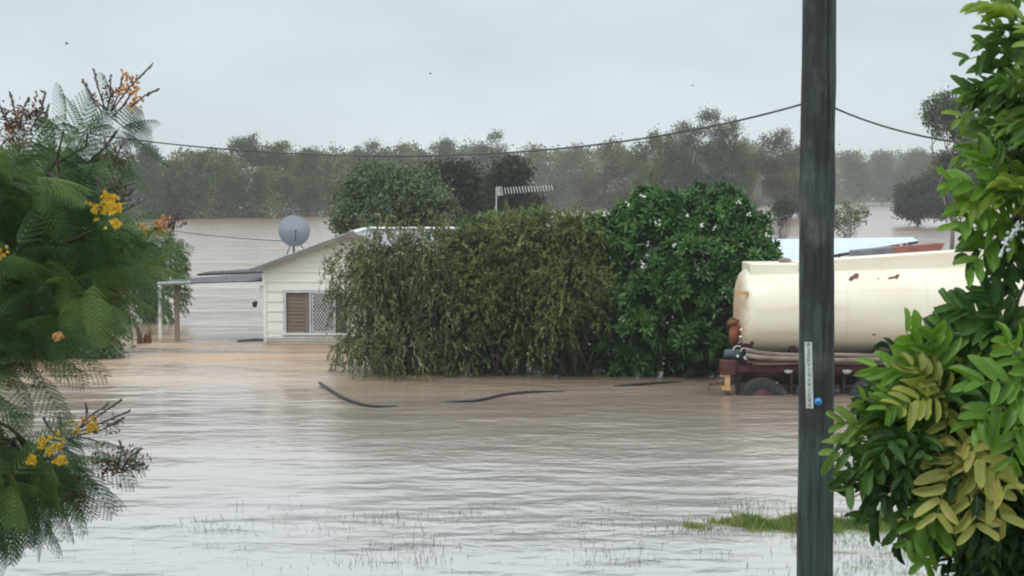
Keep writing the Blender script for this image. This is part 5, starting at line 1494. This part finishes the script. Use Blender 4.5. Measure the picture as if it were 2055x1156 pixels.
# ------------------------------------------------------------------ broad-leaved shrub at the right
def bent(kz, kx, fold):
    v, f = T_OBL
    v = v.copy(); t = v[:, 1]
    v[:, 2] += kz * t * t + fold * np.abs(v[:, 0])
    v[:, 0] += kx * t * t * 2 + .06 * np.sin(t * 9) * np.sign(v[:, 0])
    return v, f
T_CURL = bent(-.28, .12, .5); T_WAVE = bent(.12, -.15, .15)
def right_shrub():
    rng = np.random.default_rng(51)
    D0 = 6.2
    bx0 = P(2120, 578, 6.9)
    base = np.array([bx0[0], 6.9, gz(bx0[0], 6.9) - .05])
    o = empty('cassia_shrub', tuple(base), 'tall shrub with broad oblong leaflets, some lime and some yellow, filling the right edge', 'shrub')
    stems = MB()
    L = {'foliage': Leaves(), 'lime_foliage': Leaves(), 'yellow_foliage': Leaves()}
    rach = MB()
    def leaf(kind, tip, ax, nr, ln, np_, ll, tint):
        """one pinnate leaf"""
        ax = np.array(ax, float); ax /= np.linalg.norm(ax); nr = np.array(nr, float); nr -= ax * nr.dot(ax); nr /= np.linalg.norm(nr) + 1e-9
        sd_ = np.cross(ax, nr)
        pos, axx, nn, ls, ws, tn = [], [], [], [], [], []
        cpts = []
        for i in range(np_ + 1):
            t = .16 + .84 * i / np_
            c_ = np.array(tip) + ax * ln * t + nr * ln * (.10 * t - .22 * t * t) + np.array([0, 0, -.10 * ln * t * t])
            tg = ax + nr * (.10 - .44 * t) + np.array([0, 0, -.2 * t]); tg /= np.linalg.norm(tg)
            cpts.append(tuple(c_))
            ang = math.radians(66 - 30 * t)
            for sgn in (-1, 1):
                if i == np_ and sgn == 1: pass
                a2 = sd_ * sgn * math.sin(ang) + tg * math.cos(ang) + nr * rng.uniform(-.05, .35) + rng.normal(size=3) * .15
                pos.append(c_); axx.append(a2); nn.append(nr + sd_ * sgn * -.25 + rng.normal(size=3) * .25)
                l_ = ll * (.72 + .45 * math.sin(math.pi * min(1, t * .9))) * rng.uniform(.9, 1.1)
                ls.append(l_); ws.append(l_ * rng.uniform(.27, .37)); tn.append(tint + rng.normal() * .07)
        pos, axx, nn, ls, ws, tn = [np.array(q_) for q_ in (pos, axx, nn, ls, ws, tn)]
        pick = rng.integers(0, 3, len(pos)); keep = rng.random(len(pos)) > .04
        for kk, TT in enumerate((T_OBL, T_CURL, T_WAVE)):
            s_ = (pick == kk) & keep
            L[kind].add(TT, pos[s_], axx[s_], nn[s_], ls[s_], ws[s_], np.clip(tn[s_], 0, 1))
        rach.tube([tuple(tip)] + cpts, [.0022] * (len(cpts) + 1), 4, cap=False)
    tips = []
    up_poly = [(2085, 130), (2110, 60), (2150, 480), (2100, 470), (2075, 420), (2055, 340), (2055, 280), (2080, 200)]
    lo_poly = [(1920, 720), (1860, 770), (1830, 850), (1850, 910), (1895, 960), (1950, 1040), (2000, 1200), (2110, 1200), (2110, 720), (2010, 720)]
    for poly, n_, md in ((up_poly, 26, 34), (lo_poly, 62, 34)):
        for (px, py) in scatter(rng, poly, n_, md): tips.append((px, py, D0 + rng.uniform(-.45, .7), None))
    hubs = [np.array(P(2110, 1250, 6.8)), np.array(P(2060, 980, 6.7)), np.array(P(2090, 700, 6.8)), np.array(P(2100, 420, 6.7)), np.array(P(2090, 200, 6.6))]
    chain = [base] + hubs
    for a, b_, r0, r1 in zip(chain[:-1], chain[1:], (.06, .05, .042, .034, .026), (.05, .042, .034, .026, .015)):
        limb(stems, rng, a, b_, r0, r1, .08, 9, 5)
    for (px, py, Y, _) in tips:
        tip = np.array(P(px, py, Y))
        h_ = min(hubs, key=lambda q_: np.linalg.norm(q_ - tip) + (q_[2] > tip[2]) * .3)
        limb(stems, rng, h_, tip, .013, .006, .35, 6, 6, .04)
        side = (px - 2060) / 260
        out = np.array([side * 1.0, -.45 + rng.normal() * .25, .6])
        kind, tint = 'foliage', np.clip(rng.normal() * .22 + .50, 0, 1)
        if py < 620: tint += .13  # light on the upper leaves painted in as a paler tint
        for ax, nr in rosette(rng, tip, out, 8, .35, 1.5, .22):
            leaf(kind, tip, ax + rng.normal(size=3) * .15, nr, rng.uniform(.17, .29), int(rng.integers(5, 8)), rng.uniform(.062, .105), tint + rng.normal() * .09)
    def spec(kind, px, py, Y, leaves, tint=.5):
        tip = np.array(P(px, py, Y))
        h_ = min(hubs, key=lambda q_: np.linalg.norm(q_ - tip))
        limb(stems, rng, h_, tip, .010, .005, .2, 6, 5, .05)
        for (tx_, ty_, tz_, ln) in leaves:
            leaf(kind, tip, (tx_, ty_, tz_), (-.1, -.8, .6), ln, 5, ln * .40, tint + rng.normal() * .1)
    spec('lime_foliage', 1880, 775, 5.75, [(-.5, -.3, 1, .24), (-1, -.3, .5, .23), (-.75, -.5, -.1, .22), (-.2, -.5, .95, .22), (-.55, -.5, -.8, .22)], .35)
    spec('foliage', 1815, 880, 5.8, [(-1, -.2, .45, .22), (-1, -.3, .0, .24), (-.8, -.3, .9, .20), (-.9, -.4, -.5, .24), (-.3, -.4, 1, .2)], .85)
    spec('foliage', 1850, 940, 5.8, [(-1, -.2, .2, .25), (-1, -.3, -.2, .26), (-.8, -.3, -.6, .24), (-.5, -.4, -1, .22)], .55)
    spec('lime_foliage', 1900, 980, 5.7, [(-.4, -.3, -1, .22), (-.7, -.3, -.7, .20)], .15)
    spec('yellow_foliage', 1900, 800, 5.7, [(-.6, -.5, .1, .22), (-.1, -.4, -1, .24), (-.7, -.5, .8, .20)], .2)
    spec('yellow_foliage', 1925, 880, 5.65, [(.15, -.4, -1, .26), (.6, -.4, -1, .26), (-.4, -.4, -.9, .24), (.3, -.5, -.3, .22)], .6)
    spec('foliage', 2025, 680, 5.8, [(-1, -.2, .2, .25), (-.9, -.2, .7, .24), (-.5, -.3, 1, .22), (-1, -.3, -.3, .25), (-.2, -.4, -1, .2)], .3)
    spec('lime_foliage', 2025, 390, 5.8, [(-1, -.3, .35, .22), (-.9, -.5, -.3, .22), (-.6, -.4, .9, .2)], .25)
    spec('lime_foliage', 2045, 450, 5.8, [(-.8, -.3, -.5, .22), (-1, -.3, .0, .20)], .2)
    spec('foliage', 2045, 215, 5.9, [(-1, -.2, .0, .2), (-1, -.2, .5, .2), (-.8, -.2, -.5, .2)], .7)
    spec('foliage', 2060, 110, 5.9, [(-1, -.2, .1, .2), (-.3, -.2, 1, .2), (-1, -.2, -.5, .2), (-.8, -.2, .7, .17)], .5)
    spec('foliage', 2060, 450, 5.9, [(-.6, -.2, -1, .2), (-.3, -.2, -1, .22), (-1, -.2, -.4, .22)], .35)
    spec('lime_foliage', 2080, 780, 5.5, [(-1, -.4, .3, .24), (-.9, -.4, -.3, .24), (-.5, -.4, .8, .22), (-.5, -.4, -.9, .22)], .1)
    for kx, lv in L.items():
        lv.build(kx, M[{'foliage': 'l_right', 'lime_foliage': 'l_lime', 'yellow_foliage': 'l_yellow'}[kx]], o, True)
    stems.build('trunk', M['bark_dark'], o, True)
    rach.build('leaf_stalk', noise_mat('green_stalk', (.10, .14, .04), (.16, .20, .07), 10, .6), o)
    q = MB()
    pts = [P(2046, 452, 5.6), P(2032, 468, 5.6), P(2018, 485, 5.6), P(2008, 512, 5.6)]
    q.tube(pts, .003, 5)
    for u in np.linspace(0, 2.99, 20):
        i = int(u); a_ = Vector(pts[i]).lerp(Vector(pts[i + 1]), u - i)
        q.lathe([(.001, -.008), (.007, 0), (.001, .012)], a_ + Vector(rng.normal(size=3) * .007), tuple(rng.normal(size=3)), 5)
    q.build('flower_spray', M['strip'], o)
right_shrub()

# ------------------------------------------------------------------ birds
for (px, py, Y, s_, a, lab) in ((134, 88, 110, .32, .4, 'tiny dark bird in the sky above the feathery tree at the far left'), (864, 148, 120, .28, -.2, 'tiny dark bird high in the middle of the sky'), (1390, 172, 120, .22, .3, 'faint tiny bird in the sky left of the power pole')):
    c_ = Vector(P(px, py, Y)); q = MB()
    q.lathe([(.005, -.5 * s_), (.07 * s_, -.3 * s_), (.12 * s_, 0), (.09 * s_, .25 * s_), (.05 * s_, .38 * s_), (.01, .5 * s_)], c_, (math.cos(a), .3, math.sin(a)), 8)
    for sg in (-1, 1):
        q.slab([c_ + Vector((.12 * s_, 0, .03)), c_ + Vector((-.15 * s_, 0, .03)), c_ + Vector((-.22 * s_, sg * .5 * s_, .35 * s_)), c_ + Vector((-.02, sg * .55 * s_, .38 * s_))], (0, 0, .02))
    q.v = [tuple(v) for v in q.v]
    tag(q.build('bird', M['bird']), lab, 'bird', 'birds in the sky')
